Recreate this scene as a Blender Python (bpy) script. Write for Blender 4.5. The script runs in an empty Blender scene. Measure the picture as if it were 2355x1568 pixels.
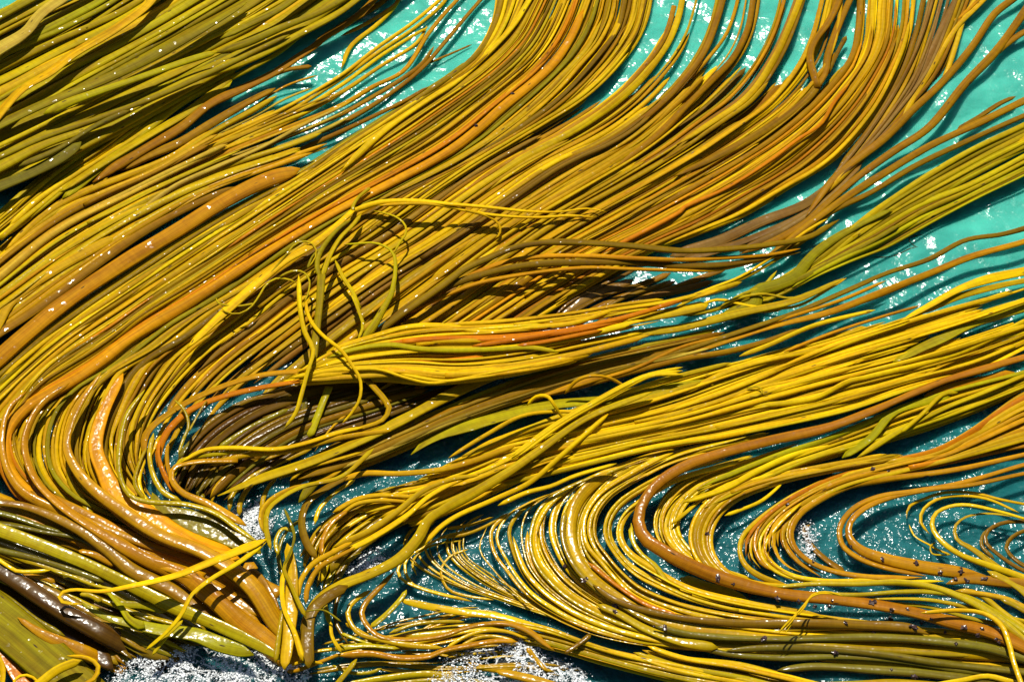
import bpy, math, random
import numpy as np

# ------------------------------------------------------------------ camera
SC = bpy.context.scene
PW, PH = 2354.0, 1568.0                      # drawing units of the survey sheet (photo width x height)
CAM_D, CAM_PITCH, HFOV = 12.0, math.radians(50), math.radians(28)
cam_loc = np.array([0.0, -CAM_D*math.cos(CAM_PITCH), CAM_D*math.sin(CAM_PITCH)])
cd = bpy.data.cameras.new('camera'); cam = bpy.data.objects.new('camera', cd)
SC.collection.objects.link(cam); SC.camera = cam
cam.location = cam_loc; cam.rotation_euler = (math.pi/2-CAM_PITCH, 0, 0)
cd.sensor_fit = 'HORIZONTAL'; cd.angle = HFOV; cd.clip_start = 0.1; cd.clip_end = 2000

# ------------------------------------------------------------------ sky, sun, exposure
SUN_EL, SUN_AZ = math.radians(55), math.radians(-9)     # azimuth clockwise from +Y
w = bpy.data.worlds.new('World'); SC.world = w; w.use_nodes = True
nt = w.node_tree; bg = nt.nodes['Background']
sky = nt.nodes.new('ShaderNodeTexSky'); sky.sky_type = 'NISHITA'; sky.sun_disc = False
sky.sun_elevation = SUN_EL; sky.sun_rotation = SUN_AZ % (2*math.pi)
nt.links.new(sky.outputs[0], bg.inputs[0]); bg.inputs[1].default_value = 0.05
sl = bpy.data.lights.new('sun', 'SUN'); sl.energy = 5.0; sl.angle = math.radians(0.53); sl.color = (1.0, 0.95, 0.84)
so = bpy.data.objects.new('sun', sl); SC.collection.objects.link(so)
so.rotation_euler = (math.pi/2-SUN_EL, 0, math.pi-SUN_AZ)
SC.view_settings.view_transform = 'Standard'; SC.view_settings.look = 'None'
SC.view_settings.exposure = 0.25; SC.view_settings.gamma = 1.0
SC.view_settings.use_curve_mapping = False
SC.cycles.max_bounces = 5; SC.cycles.diffuse_bounces = 2; SC.cycles.glossy_bounces = 2
SC.cycles.transmission_bounces = 2; SC.cycles.transparent_max_bounces = 6
SC.cycles.caustics_reflective = False; SC.cycles.caustics_refractive = False

rng = np.random.default_rng(11)
COL = SC.collection

# ------------------------------------------------------------------ survey: sheet position + height -> world
F_PX = (PW/2)/math.tan(HFOV/2)
cp, sp = math.cos(CAM_PITCH), math.sin(CAM_PITCH)
def ground(p, z):
    """points of the sheet (n,2) at heights z (n,) above the water -> world (n,3)"""
    p = np.asarray(p, float)
    a = (p[:, 0]-PW/2)/F_PX; b = -(p[:, 1]-PH/2)/F_PX
    d = np.stack([a, b*sp+cp, b*cp-sp], 1)
    k = (z-cam_loc[2])/d[:, 2]
    return cam_loc+d*k[:, None]
def sheet(q):
    v = q-cam_loc
    f = v[:, 1]*cp-v[:, 2]*sp
    u = v[:, 1]*sp+v[:, 2]*cp
    return np.stack([PW/2+F_PX*v[:, 0]/f, PH/2-F_PX*u/f], 1)

# ------------------------------------------------------------------ path helpers
def T(s):
    """'ij|x,y x,y ...' : close-up ij coordinates, or plain 'x,y x,y' sheet coordinates"""
    i = j = None
    if '|' in s:
        h, s = s.split('|'); i, j = int(h[0]), int(h[1])
    out = []
    for q in s.split():
        x, y = q.split(','); x, y = float(x), float(y)
        if i is not None: x, y = 784.67*i+x/3, 522.67*j+y/3
        out.append((x, y))
    return out
def P(*parts):
    out = []
    for s in parts: out += T(s)
    return np.array(out)
def outside(p, m=4): return p[0] < m or p[0] > PW-m or p[1] < m or p[1] > PH-m
def extend(p, L=180):
    p = list(map(np.array, p))
    if outside(p[0]):
        d = p[0]-p[1]; p.insert(0, p[0]+d/np.linalg.norm(d)*L)
    if outside(p[-1]):
        d = p[-1]-p[-2]; p.append(p[-1]+d/np.linalg.norm(d)*L)
    return np.array(p)
def smooth(p, n=60):
    """centripetal Catmull-Rom through p, resampled to n points of even spacing"""
    p = np.asarray(p, float)
    if len(p) == 2: p = np.array([p[0], (p[0]+p[1])/2, p[1]])
    q = np.vstack([2*p[0]-p[1], p, 2*p[-1]-p[-2]])
    out = []
    for i in range(1, len(q)-2):
        p0, p1, p2, p3 = q[i-1], q[i], q[i+1], q[i+2]
        t0 = 0; t1 = t0+max(np.linalg.norm(p1-p0), 1e-3)**.5
        t2 = t1+max(np.linalg.norm(p2-p1), 1e-3)**.5; t3 = t2+max(np.linalg.norm(p3-p2), 1e-3)**.5
        t = np.linspace(t1, t2, 17)[:-1, None]
        a1 = (t1-t)/(t1-t0)*p0+(t-t0)/(t1-t0)*p1; a2 = (t2-t)/(t2-t1)*p1+(t-t1)/(t2-t1)*p2
        a3 = (t3-t)/(t3-t2)*p2+(t-t2)/(t3-t2)*p3
        b1 = (t2-t)/(t2-t0)*a1+(t-t0)/(t2-t0)*a2; b2 = (t3-t)/(t3-t1)*a2+(t-t1)/(t3-t1)*a3
        out.append((t2-t)/(t2-t1)*b1+(t-t1)/(t2-t1)*b2)
    out.append(p[-1:]); c = np.vstack(out)
    L = np.r_[0, np.cumsum(np.linalg.norm(np.diff(c, axis=0), axis=1))]
    s = np.linspace(0, L[-1], n)
    return np.stack([np.interp(s, L, c[:, 0]), np.interp(s, L, c[:, 1])], 1)
def wob(n, k):
    """smooth random curve, k knots, about -1..1"""
    kn = rng.uniform(-1, 1, k+3); x = np.linspace(0, k, n); i = np.floor(x).astype(int); f = x-i
    f = f*f*(3-2*f); return kn[i]*(1-f)+kn[i+1]*f

# ------------------------------------------------------------------ colours (sRGB as seen in full sun -> albedo)
def lin(r, g, b, k=.80):
    f = lambda c: ((c/255+.055)/1.055)**2.4 if c > 10 else c/255/12.92
    return np.array([f(r), f(g), f(b)])*k
C = dict(Y=lin(236, 196, 0), G=lin(206, 165, 0), L=lin(192, 168, 0), O=lin(146, 132, 6), B=lin(156, 112, 4), X=lin(236, 162, 0), R=lin(206, 124, 0),
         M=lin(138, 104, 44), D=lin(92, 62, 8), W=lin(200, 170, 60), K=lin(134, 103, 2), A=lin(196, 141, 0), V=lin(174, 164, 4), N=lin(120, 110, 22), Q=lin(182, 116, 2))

# ------------------------------------------------------------------ materials
def nodes(name):
    m = bpy.data.materials.new(name); m.use_nodes = True
    n = m.node_tree; b = n.nodes['Principled BSDF']
    def add(t, **kw):
        x = n.nodes.new(t)
        for k, v in kw.items(): setattr(x, k, v)
        return x
    return m, n, b, add, n.links.new
def ramp(add, stops):
    r = add('ShaderNodeValToRGB'); e = r.color_ramp.elements
    e[0].position, e[0].color = stops[0]; e[1].position, e[1].color = stops[1]
    for p, c in stops[2:]:
        x = e.new(p); x.color = c
    return r
def kelp_material():
    m, n, b, add, L = nodes('kelp')
    oi = add('ShaderNodeObjectInfo'); uv = add('ShaderNodeUVMap', uv_map='UVMap')
    off = add('ShaderNodeMath', operation='MULTIPLY'); L(oi.outputs['Random'], off.inputs[0]); off.inputs[1].default_value = 91.7
    cx = add('ShaderNodeCombineXYZ'); L(off.outputs[0], cx.inputs[0]); L(off.outputs[0], cx.inputs[2])
    def noise(sx, sy, scale, detail=3, rough=.55):
        mp = add('ShaderNodeVectorMath', operation='MULTIPLY'); L(uv.outputs[0], mp.inputs[0]); mp.inputs[1].default_value = (sx, sy, 1)
        ad = add('ShaderNodeVectorMath', operation='ADD'); L(mp.outputs[0], ad.inputs[0]); L(cx.outputs[0], ad.inputs[1])
        t = add('ShaderNodeTexNoise'); L(ad.outputs[0], t.inputs['Vector']); t.inputs['Scale'].default_value = scale
        t.inputs['Detail'].default_value = detail; t.inputs['Roughness'].default_value = rough
        return t
    big = noise(1, 12, 2.2, 3); streak = noise(1.2, 160, 1.0, 3, .6); cross = noise(40, 6, 1.0, 3, .6); fine = noise(60, 60, 3.0, 4, .6)
    # value variation along a frond
    mx = add('ShaderNodeMix', data_type='RGBA', blend_type='MULTIPLY'); mx.inputs[0].default_value = 1
    r1 = ramp(add, [(.28, (.66, .60, .5, 1)), (.62, (1.12, 1.12, 1.1, 1))]); L(big.outputs[0], r1.inputs[0])
    L(oi.outputs['Color'], mx.inputs[6]); L(r1.outputs[0], mx.inputs[7])
    mx2 = add('ShaderNodeMix', data_type='RGBA', blend_type='MULTIPLY'); mx2.inputs[0].default_value = 1
    r2 = ramp(add, [(.3, (.76, .72, .64, 1)), (.66, (1.1, 1.1, 1.1, 1))]); L(streak.outputs[0], r2.inputs[0])
    L(mx.outputs[2], mx2.inputs[6]); L(r2.outputs[0], mx2.inputs[7])
    mx3 = add('ShaderNodeMix', data_type='RGBA', blend_type='MULTIPLY'); mx3.inputs[0].default_value = .5
    r3 = ramp(add, [(.32, (.76, .72, .66, 1)), (.6, (1.05, 1.05, 1.05, 1))]); L(cross.outputs[0], r3.inputs[0])
    L(mx2.outputs[2], mx3.inputs[6]); L(r3.outputs[0], mx3.inputs[7])
    hue = noise(1, 6, 4.5, 4, .6)
    r5 = ramp(add, [(.34, (.96, .86, .6, 1)), (.66, (1.0, 1.05, .9, 1)), (.5, (1, 1, 1, 1))]); L(hue.outputs[0], r5.inputs[0])
    mx5 = add('ShaderNodeMix', data_type='RGBA', blend_type='MULTIPLY'); mx5.inputs[0].default_value = 1
    L(mx3.outputs[2], mx5.inputs[6]); L(r5.outputs[0], mx5.inputs[7])
    # decay spots
    vm = add('ShaderNodeVectorMath', operation='MULTIPLY'); L(uv.outputs[0], vm.inputs[0]); vm.inputs[1].default_value = (9, 40, 1)
    va = add('ShaderNodeVectorMath', operation='ADD'); L(vm.outputs[0], va.inputs[0]); L(cx.outputs[0], va.inputs[1])
    vo = add('ShaderNodeTexVoronoi'); L(va.outputs[0], vo.inputs['Vector']); vo.inputs['Scale'].default_value = .5
    r4 = ramp(add, [(.05, (1, 1, 1, 1)), (.1, (0, 0, 0, 1))]); L(vo.outputs['Distance'], r4.inputs[0])
    mx4 = add('ShaderNodeMix', data_type='RGBA'); L(r4.outputs[0], mx4.inputs[0])
    L(mx5.outputs[2], mx4.inputs[6]); mx4.inputs[7].default_value = (.05, .03, .012, 1)
    L(mx4.outputs[2], b.inputs['Base Color'])
    mr = add('ShaderNodeMapRange'); L(oi.outputs['Alpha'], mr.inputs[0]); mr.inputs[3].default_value = .6; mr.inputs[4].default_value = .35
    L(mr.outputs[0], b.inputs['Roughness'])
    b.inputs['IOR'].default_value = 1.36; b.inputs['Specular IOR Level'].default_value = .07
    wt = add('ShaderNodeMath', operation='MULTIPLY_ADD', use_clamp=True); L(oi.outputs['Alpha'], wt.inputs[0]); wt.inputs[1].default_value = 1.3; wt.inputs[2].default_value = -.2
    wmk = add('ShaderNodeMapRange', interpolation_type='SMOOTHSTEP'); L(big.outputs[0], wmk.inputs[0]); wmk.inputs[1].default_value = .4; wmk.inputs[2].default_value = .55; wmk.inputs[3].default_value = .25
    wm2 = add('ShaderNodeMath', operation='MULTIPLY'); L(wt.outputs[0], wm2.inputs[0]); L(wmk.outputs[0], wm2.inputs[1])
    dn = add('ShaderNodeTexNoise'); L(add('ShaderNodeNewGeometry').outputs['Position'], dn.inputs['Vector']); dn.inputs['Scale'].default_value = 24; dn.inputs['Detail'].default_value = 2
    dm = add('ShaderNodeMapRange'); L(dn.outputs[0], dm.inputs[0]); dm.inputs[1].default_value = .655; dm.inputs[2].default_value = .7; dm.inputs[4].default_value = .9
    dx = add('ShaderNodeMath', operation='MAXIMUM'); L(wm2.outputs[0], dx.inputs[0]); L(dm.outputs[0], dx.inputs[1])
    L(dx.outputs[0], b.inputs['Coat Weight']); b.inputs['Coat Roughness'].default_value = .18; b.inputs['Coat IOR'].default_value = 1.38
    # relief: faint wrinkles on the skin, a lumpy water film in the coat
    bp = add('ShaderNodeBump'); bp.inputs['Distance'].default_value = .003; bp.inputs['Strength'].default_value = .25
    L(cross.outputs[0], bp.inputs['Height'])
    bp2 = add('ShaderNodeBump'); bp2.inputs['Distance'].default_value = .0015; bp2.inputs['Strength'].default_value = .5
    L(fine.outputs[0], bp2.inputs['Height']); L(bp.outputs[0], bp2.inputs['Normal']); L(bp2.outputs[0], b.inputs['Normal'])
    geo = add('ShaderNodeNewGeometry')
    wn = add('ShaderNodeTexNoise'); L(geo.outputs['Position'], wn.inputs['Vector']); wn.inputs['Scale'].default_value = 15; wn.inputs['Detail'].default_value = 2
    bc = add('ShaderNodeBump'); bc.inputs['Distance'].default_value = .008; bc.inputs['Strength'].default_value = .8
    L(wn.outputs[0], bc.inputs['Height']); L(bc.outputs[0], b.inputs['Coat Normal'])
    return m
def water_material():
    m, n, b, add, L = nodes('sea_water')
    geo = add('ShaderNodeNewGeometry')
    sep = add('ShaderNodeSeparateXYZ'); L(geo.outputs['Position'], sep.inputs[0])
    nz = add('ShaderNodeTexNoise'); L(geo.outputs['Position'], nz.inputs['Vector']); nz.inputs['Scale'].default_value = .9; nz.inputs['Detail'].default_value = 4
    # pale teal far off and to the right, darker towards the camera and to the left
    k = add('ShaderNodeMath', operation='MULTIPLY_ADD'); L(sep.outputs['X'], k.inputs[0]); k.inputs[1].default_value = .32
    L(sep.outputs['Y'], k.inputs[2])
    k2 = add('ShaderNodeMath', operation='MULTIPLY_ADD'); L(nz.outputs[0], k2.inputs[0]); k2.inputs[1].default_value = .9; L(k.outputs[0], k2.inputs[2])
    mr = add('ShaderNodeMapRange', interpolation_type='SMOOTHSTEP'); L(k2.outputs[0], mr.inputs[0]); mr.inputs[1].default_value = -1.0; mr.inputs[2].default_value = 2.9
    rp = ramp(add, [(0, (.016, .105, .115, 1)), (1, (.06, .42, .32, 1)), (.5, (.012, .19, .185, 1))]); L(mr.outputs[0], rp.inputs[0])
    fl = add('ShaderNodeTexNoise'); L(geo.outputs['Position'], fl.inputs['Vector']); fl.inputs['Scale'].default_value = 5; fl.inputs['Detail'].default_value = 5
    fr = ramp(add, [(.3, (.72, .78, .8, 1)), (.7, (1.15, 1.12, 1.12, 1))]); L(fl.outputs[0], fr.inputs[0])
    mx = add('ShaderNodeMix', data_type='RGBA', blend_type='MULTIPLY'); mx.inputs[0].default_value = 1
    L(rp.outputs[0], mx.inputs[6]); L(fr.outputs[0], mx.inputs[7]); L(mx.outputs[2], b.inputs['Base Color'])
    b.inputs['Roughness'].default_value = .18; b.inputs['IOR'].default_value = 1.33
    b.subsurface_method = 'BURLEY'; b.inputs['Subsurface Weight'].default_value = .85; b.inputs['Subsurface Radius'].default_value = (.25, 1.0, .9); b.inputs['Subsurface Scale'].default_value = .06
    # ripples, stronger in ruffled patches
    ms = add('ShaderNodeTexNoise'); L(geo.outputs['Position'], ms.inputs['Vector']); ms.inputs['Scale'].default_value = 1.1; ms.inputs['Detail'].default_value = 2
    mm = add('ShaderNodeMapRange', interpolation_type='SMOOTHSTEP'); sg = add('ShaderNodeMath', operation='MULTIPLY_ADD'); L(sep.outputs['Y'], sg.inputs[0]); sg.inputs[1].default_value = -.1; L(ms.outputs[0], sg.inputs[2])
    sx = add('ShaderNodeMath', operation='MULTIPLY_ADD'); L(sep.outputs['X'], sx.inputs[0]); sx.inputs[1].default_value = -.025; L(sg.outputs[0], sx.inputs[2]); L(sx.outputs[0], mm.inputs[0]); mm.inputs[1].default_value = .42; mm.inputs[2].default_value = .6
    mm.inputs[3].default_value = .38; mm.inputs[4].default_value = 1.6
    n1 = add('ShaderNodeTexNoise'); L(geo.outputs['Position'], n1.inputs['Vector']); n1.inputs['Scale'].default_value = 15; n1.inputs['Detail'].default_value = 2.5; n1.inputs['Roughness'].default_value = .5
    h = add('ShaderNodeMath', operation='MULTIPLY'); L(n1.outputs[0], h.inputs[0]); L(mm.outputs[0], h.inputs[1])
    bp = add('ShaderNodeBump'); bp.inputs['Distance'].default_value = .026; bp.inputs['Strength'].default_value = 1.0
    L(h.outputs[0], bp.inputs['Height'])
    n2 = add('ShaderNodeTexNoise'); L(geo.outputs['Position'], n2.inputs['Vector']); n2.inputs['Scale'].default_value = 5.5; n2.inputs['Detail'].default_value = 1
    bq = add('ShaderNodeBump'); bq.inputs['Distance'].default_value = .04; bq.inputs['Strength'].default_value = .8
    L(n2.outputs[0], bq.inputs['Height']); L(bp.outputs[0], bq.inputs['Normal']); L(bq.outputs[0], b.inputs['Normal'])
    return m
def foam_material():
    m, n, b, add, L = nodes('foam')
    geo = add('ShaderNodeNewGeometry')
    nz = add('ShaderNodeTexNoise'); L(geo.outputs['Position'], nz.inputs['Vector']); nz.inputs['Scale'].default_value = 7; nz.inputs['Detail'].default_value = 5; nz.inputs['Distortion'].default_value = .8
    wp = add('ShaderNodeMix', data_type='VECTOR'); wp.inputs[0].default_value = .06; L(geo.outputs['Position'], wp.inputs[4]); L(nz.outputs['Color'], wp.inputs[5])
    v = add('ShaderNodeTexVoronoi', feature='DISTANCE_TO_EDGE'); L(wp.outputs[1], v.inputs['Vector']); v.inputs['Scale'].default_value = 22
    lace = add('ShaderNodeMapRange'); L(v.outputs[0], lace.inputs[0]); lace.inputs[1].default_value = .16; lace.inputs[2].default_value = .02
    at = add('ShaderNodeAttribute', attribute_name='froth')
    sm = add('ShaderNodeMath', operation='MULTIPLY_ADD'); L(nz.outputs[0], sm.inputs[0]); sm.inputs[1].default_value = 1.1; sm.inputs[2].default_value = -.5
    a2 = add('ShaderNodeMath', operation='MULTIPLY_ADD', use_clamp=True); L(lace.outputs[0], a2.inputs[0]); a2.inputs[1].default_value = .45; L(sm.outputs[0], a2.inputs[2])
    dd = add('ShaderNodeMath', operation='MULTIPLY'); L(a2.outputs[0], dd.inputs[0]); L(at.outputs['Fac'], dd.inputs[1])
    al = add('ShaderNodeMapRange', interpolation_type='SMOOTHSTEP'); L(dd.outputs[0], al.inputs[0]); al.inputs[1].default_value = .1; al.inputs[2].default_value = .8
    L(al.outputs[0], b.inputs['Alpha'])
    b.inputs['Base Color'].default_value = (.84, .87, .88, 1); b.inputs['Roughness'].default_value = .25; b.inputs['IOR'].default_value = 1.33
    bv = add('ShaderNodeTexVoronoi'); L(geo.outputs['Position'], bv.inputs['Vector']); bv.inputs['Scale'].default_value = 90
    bp = add('ShaderNodeBump'); bp.inputs['Distance'].default_value = .006; bp.inputs['Strength'].default_value = 1.0
    L(bv.outputs['Distance'], bp.inputs['Height']); L(bp.outputs[0], b.inputs['Normal'])
    return m
KELP, WATER, FOAM = kelp_material(), water_material(), foam_material()

# ------------------------------------------------------------------ mesh helpers
def link_mesh(name, v, quads, mat, parent=None, uv=None, tris=None):
    me = bpy.data.meshes.new(name)
    faces = [list(q) for q in quads] + ([list(t) for t in tris] if tris is not None else [])
    me.from_pydata(v.tolist(), [], faces)
    if uv is not None:
        lay = me.uv_layers.new(name='UVMap'); li = np.empty(len(me.loops), np.int32); me.loops.foreach_get('vertex_index', li)
        lay.data.foreach_set('uv', uv[li].astype(np.float32).ravel())
    me.polygons.foreach_set('use_smooth', np.ones(len(me.polygons), bool)); me.materials.append(mat); me.update()
    o = bpy.data.objects.new(name, me); COL.objects.link(o)
    if parent is not None: o.parent = parent
    return o
MC = 10
ANG = np.arange(MC)/MC*2*math.pi
def make_strap(name, path, wpx, col, z, parent=None, wet=.12, flat=.45, taper=(1.1, .85), tip=True, root=False, roll=.35,
               lump=.10, hump=None, n=None, label=None, ends=None, edge=0.0, zn=.009, tipfrac=.07):
    """one frond: a flattened, tapering, gently twisting tube along a surveyed path (root first)"""
    L = np.linalg.norm(np.diff(path, axis=0), axis=1).sum()
    n = n or int(min(90, max(14, L/15)))
    p = smooth(path, n); s = np.linspace(0, 1, n)
    zz = np.full(n, float(z)) if np.isscalar(z) else np.interp(s, np.linspace(0, 1, len(z)), z)
    zz = zz*.62
    if hump: zz = zz+hump*np.sin(math.pi*s)**1.3
    zz = np.maximum(zz+zn*wob(n, max(2, int(L/120))), .010)
    c = ground(p, zz)
    t = np.gradient(c, axis=0); t /= np.linalg.norm(t, axis=1)[:, None]
    up = np.array([0, 0, 1.0])
    side = np.cross(t, up); side /= np.linalg.norm(side, axis=1)[:, None]
    e = .01; foot = np.linalg.norm(sheet(c+side*e)-sheet(c), axis=1)/e         # sheet units per metre across the frond
    face = F_PX/np.linalg.norm(c-cam_loc, axis=1)
    wm = wpx/(.6*foot+.4*face)
    wm = wm*(taper[0]+(taper[1]-taper[0])*s)*(1+lump*wob(n, max(3, int(L/70))))
    if ends is not None: wm = wm*np.interp(s, np.linspace(0, 1, len(ends)), ends)
    if tip:
        f = np.clip((1-s)/tipfrac, 0, 1); wm = wm*np.maximum(np.sqrt(1-(1-f)**2), .06)
    if root:
        f = np.clip(s/.09, 0, 1); wm = wm*np.maximum(f*(2-f), .12)
    a = roll*wob(n, max(2, int(L/260)))
    nv = np.cross(side, t)
    sd = side*np.cos(a)[:, None]+nv*np.sin(a)[:, None]; nn = -side*np.sin(a)[:, None]+nv*np.cos(a)[:, None]
    th = np.maximum(wm*flat*min(1.15, (13/max(wpx, 6))**.5), .004)
    ca, sa = np.cos(ANG), np.sin(ANG)
    ca = np.sign(ca)*np.abs(ca)**.92; sa = np.sign(sa)*np.abs(sa)**.86
    ew = 1+edge*wob(n, max(4, int(L/40)))
    v = (c[:, None, :]+sd[:, None, :]*(ca[None, :]*(wm*.5*ew)[:, None])[..., None]+nn[:, None, :]*(sa[None, :]*(th*.5)[:, None])[..., None])
    v = v.reshape(-1, 3)
    i = np.arange(n-1)[:, None]*MC; k = np.arange(MC)[None, :]; k2 = (k+1) % MC
    q = np.stack([(i+k), (i+k2), (i+MC+k2), (i+MC+k)], -1).reshape(-1, 4)
    Lm = np.r_[0, np.cumsum(np.linalg.norm(np.diff(c, axis=0), axis=1))]
    uv = np.stack([np.repeat(Lm, MC), (np.tile((ca*.5+.5), n))*np.repeat(wm, MC)], 1)
    caps = [list(range(MC))[::-1], [(n-1)*MC+x for x in range(MC)]]
    org = np.array(parent.location) if parent is not None else c[0].copy()
    o = link_mesh(name, v-org, q, KELP, parent, uv, caps)
    if parent is None: o.location = org
    cc = np.clip(col*(1+rng.uniform(-.10, .08))*(1+rng.uniform(-.05, .05, 3)), 0.001, .9)
    o.color = (*cc, wet)
    if label: o['label'] = label
    return o
CUR = None
def plant(label, at, category='kelp', group='bull kelp plants floating on the swell', name='kelp_plant'):
    global CUR
    CUR = bpy.data.objects.new(name, None); COL.objects.link(CUR)
    CUR.empty_display_size = .1
    CUR.location = ground(np.array([at], float), np.array([0.0]))[0]
    CUR['label'] = label; CUR['category'] = category; CUR['group'] = group
    return CUR
def S(path, w, c, z, **kw):
    """a frond of the current plant"""
    kw.setdefault('tip', not outside(path[-1])); kw.setdefault('root', not outside(path[0]))
    return make_strap(kw.pop('name', 'frond'), extend(path), w, C[c] if isinstance(c, str) else c, z, CUR, **kw)
def solo(label, path, w, c, z, category='kelp frond', group='single kelp fronds', **kw):
    kw.setdefault('tip', not outside(path[-1])); kw.setdefault('root', not outside(path[0]))
    o = make_strap('kelp_frond', extend(path), w, C[c], z, None, **kw)
    o['label'] = label; o['category'] = category; o['group'] = group
    return o
def Fan(guides, n, w, pal, z, dz=.05, s0=(0, .03), s1=(.9, 1.0), wv=.32, cross=.12, under=0, wander=.7, fork=.12, wet=.12, flat=.46, t=(0, 1), ends=None, taper=(1.05, .8), zprof=None, roll=.4, lump=.10):
    """n fronds of the current plant laid side by side between surveyed flow lines (root first)"""
    N = 64; n = int(round(n*1.15)); w = w*.94
    g = np.array([smooth(extend(q), N) for q in guides]); K = len(g)
    def at(tt):                       # tt (N,) -> points
        x = np.clip(tt, -.15, 1.15)*(K-1); i = np.clip(np.floor(x).astype(int), 0, K-2); f = (x-i)[:, None]
        j = np.arange(N); return g[i, j]*(1-f)+g[i+1, j]*f
    tot = n+under
    for q in range(tot):
        lo = q >= n
        m = under if lo else n; k = q-n if lo else q
        ti = t[0]+(t[1]-t[0])*((k+.5+rng.uniform(-.38, .38))/m)
        tt = ti+wander/n*wob(N, 3)
        zz = z+dz*(.45*(k % 2)+.55*rng.random())
        if not lo and rng.random() < cross:
            tt = tt+np.linspace(0, rng.choice([-1, 1])*rng.uniform(1.5, 4)/n, N); zz = z+dz*1.25
        if lo: zz = max(z-.035, .012)+rng.uniform(0, .012)
        p = at(tt); a = rng.uniform(*s0); b = rng.uniform(*s1)
        b = min(b, .82) if lo else b
        i0, i1 = int(a*(N-1)), max(int(b*(N-1)), int(a*(N-1))+6)
        p = p[i0:i1+1]
        ww = w*math.exp(rng.normal(0, wv))*(1.5 if lo else 1)
        c = C[rng.choice(list(pal))]; c2 = C[rng.choice(list(pal))]; c = c*.72+c2*.28
        zp = zz if zprof is None else zz+np.array(zprof)
        make_strap('frond', p[::2] if len(p) > 12 else p, ww, c, zp, CUR, wet=wet*rng.uniform(.5, 1.6), flat=flat*rng.uniform(.7, 1.3),
                   tip=not outside(p[-1]), root=not outside(p[0]), ends=ends, taper=taper, roll=roll, tipfrac=rng.uniform(.012, .07), lump=lump)
        if not lo and rng.random() < fork and i1-i0 > 24:
            h = int(i0+(i1-i0)*rng.uniform(.25, .6)); tf = tt.copy(); x = np.clip((np.arange(N)-h)/(i1-h), 0, 1)
            tf = tf+rng.choice([-1, 1])*1.1/n*np.minimum(x*4, 1)**.8
            pf = at(tf)[h:i1+1]
            make_strap('frond', pf[::2], ww*.75, c, zz+.004, CUR, wet=wet, flat=flat, tip=not outside(pf[-1]), roll=.3)

# ------------------------------------------------------------------ the sea
def axis(a, b, inner, outer_n=14, far=900):
    core = np.linspace(a, b, inner); g = np.geomspace(.05, far, outer_n)
    return np.r_[(a-g)[::-1], core, b+g]
def sea():
    x = axis(-4.6, 4.6, 300); y = axis(-4.2, 5.2, 300)
    X, Y = np.meshgrid(x, y); Z = np.zeros_like(X)
    r = np.random.default_rng(3)
    for _ in range(26):
        k = r.uniform(2, 16); th = r.uniform(0, 2*math.pi); Z += .0045/(1+k*.28)*np.sin(k*(X*math.cos(th)+Y*math.sin(th))+r.uniform(0, 6.3))*2
    Z *= np.exp(-np.maximum(np.abs(X)-4.5, 0)*.4-np.maximum(np.abs(Y)-5, 0)*.4)
    v = np.stack([X, Y, Z-.002], -1).reshape(-1, 3); nx = len(x); ny = len(y)
    i = (np.arange(ny-1)[:, None]*nx+np.arange(nx-1)[None, :]).ravel()
    o = link_mesh('sea_water', v, np.stack([i, i+1, i+nx+1, i+nx], 1), WATER); o['kind'] = 'structure'; o['label'] = 'teal green sea water glinting in the sun'
sea()

# ================================================================== THE KELP
# ---- upper left: broad olive fronds ------------------------------------------------------------
plant('broad olive yellow kelp fronds filling the upper left corner', (-60, 260))
Fan([P('-60,60 200,-80'), P('-40,200 120,120 300,40 420,-40'), P('-40,320 150,210 350,100 560,-20'), P('-40,390 100,330 300,230 520,120 640,60 760,-20'),
     P('-40,430 120,380 300,290 480,190 620,110 740,50 860,-30')], 38, 18.5, 'LLOVYLO', .12, .08, wv=.42, cross=.12, under=26, fork=.3, flat=.4, lump=.07, roll=.25, wet=.03, wander=.7)
S(P('00|-40,830 0,780 150,620 350,500 500,380 800,200 1000,50 1060,-20'), 30, 'G', .32, flat=.25, wet=.05)
S(P('00|-40,360 180,220 280,100 420,0 480,-40'), 32, 'W', .32, flat=.25, wet=.1)
S(P('00|-40,1180 300,1000 700,850 1300,560 1700,420 2100,220 2354,80 2500,-30'), 21, 'L', .3, flat=.4, wet=.06)
S(P('00|-40,1100 300,950 620,840 1000,700 1500,480 1750,360 2000,240'), 15, 'O', .32, flat=.5)
S(P('00|-40,1300 200,1200 450,1070 560,980'), 30, 'N', .3, flat=.25)
S(P('00|130,1150 400,1030 660,870 900,760'), 14, 'N', .325, flat=.5)
S(P('00|0,860 300,720 700,560 1000,420 1400,200 1700,20'), 26, 'O', .315, flat=.3)
S(P('00|300,790 500,700 900,560 1300,420 1500,360'), 18, 'V', .325, flat=.4)
S(P('00|1480,370 1700,300 1950,190 2200,90 2400,-20'), 16, 'O', .32)
S(P('00|1520,270 1700,180 1900,80 2050,-20'), 20, 'O', .32)
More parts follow.
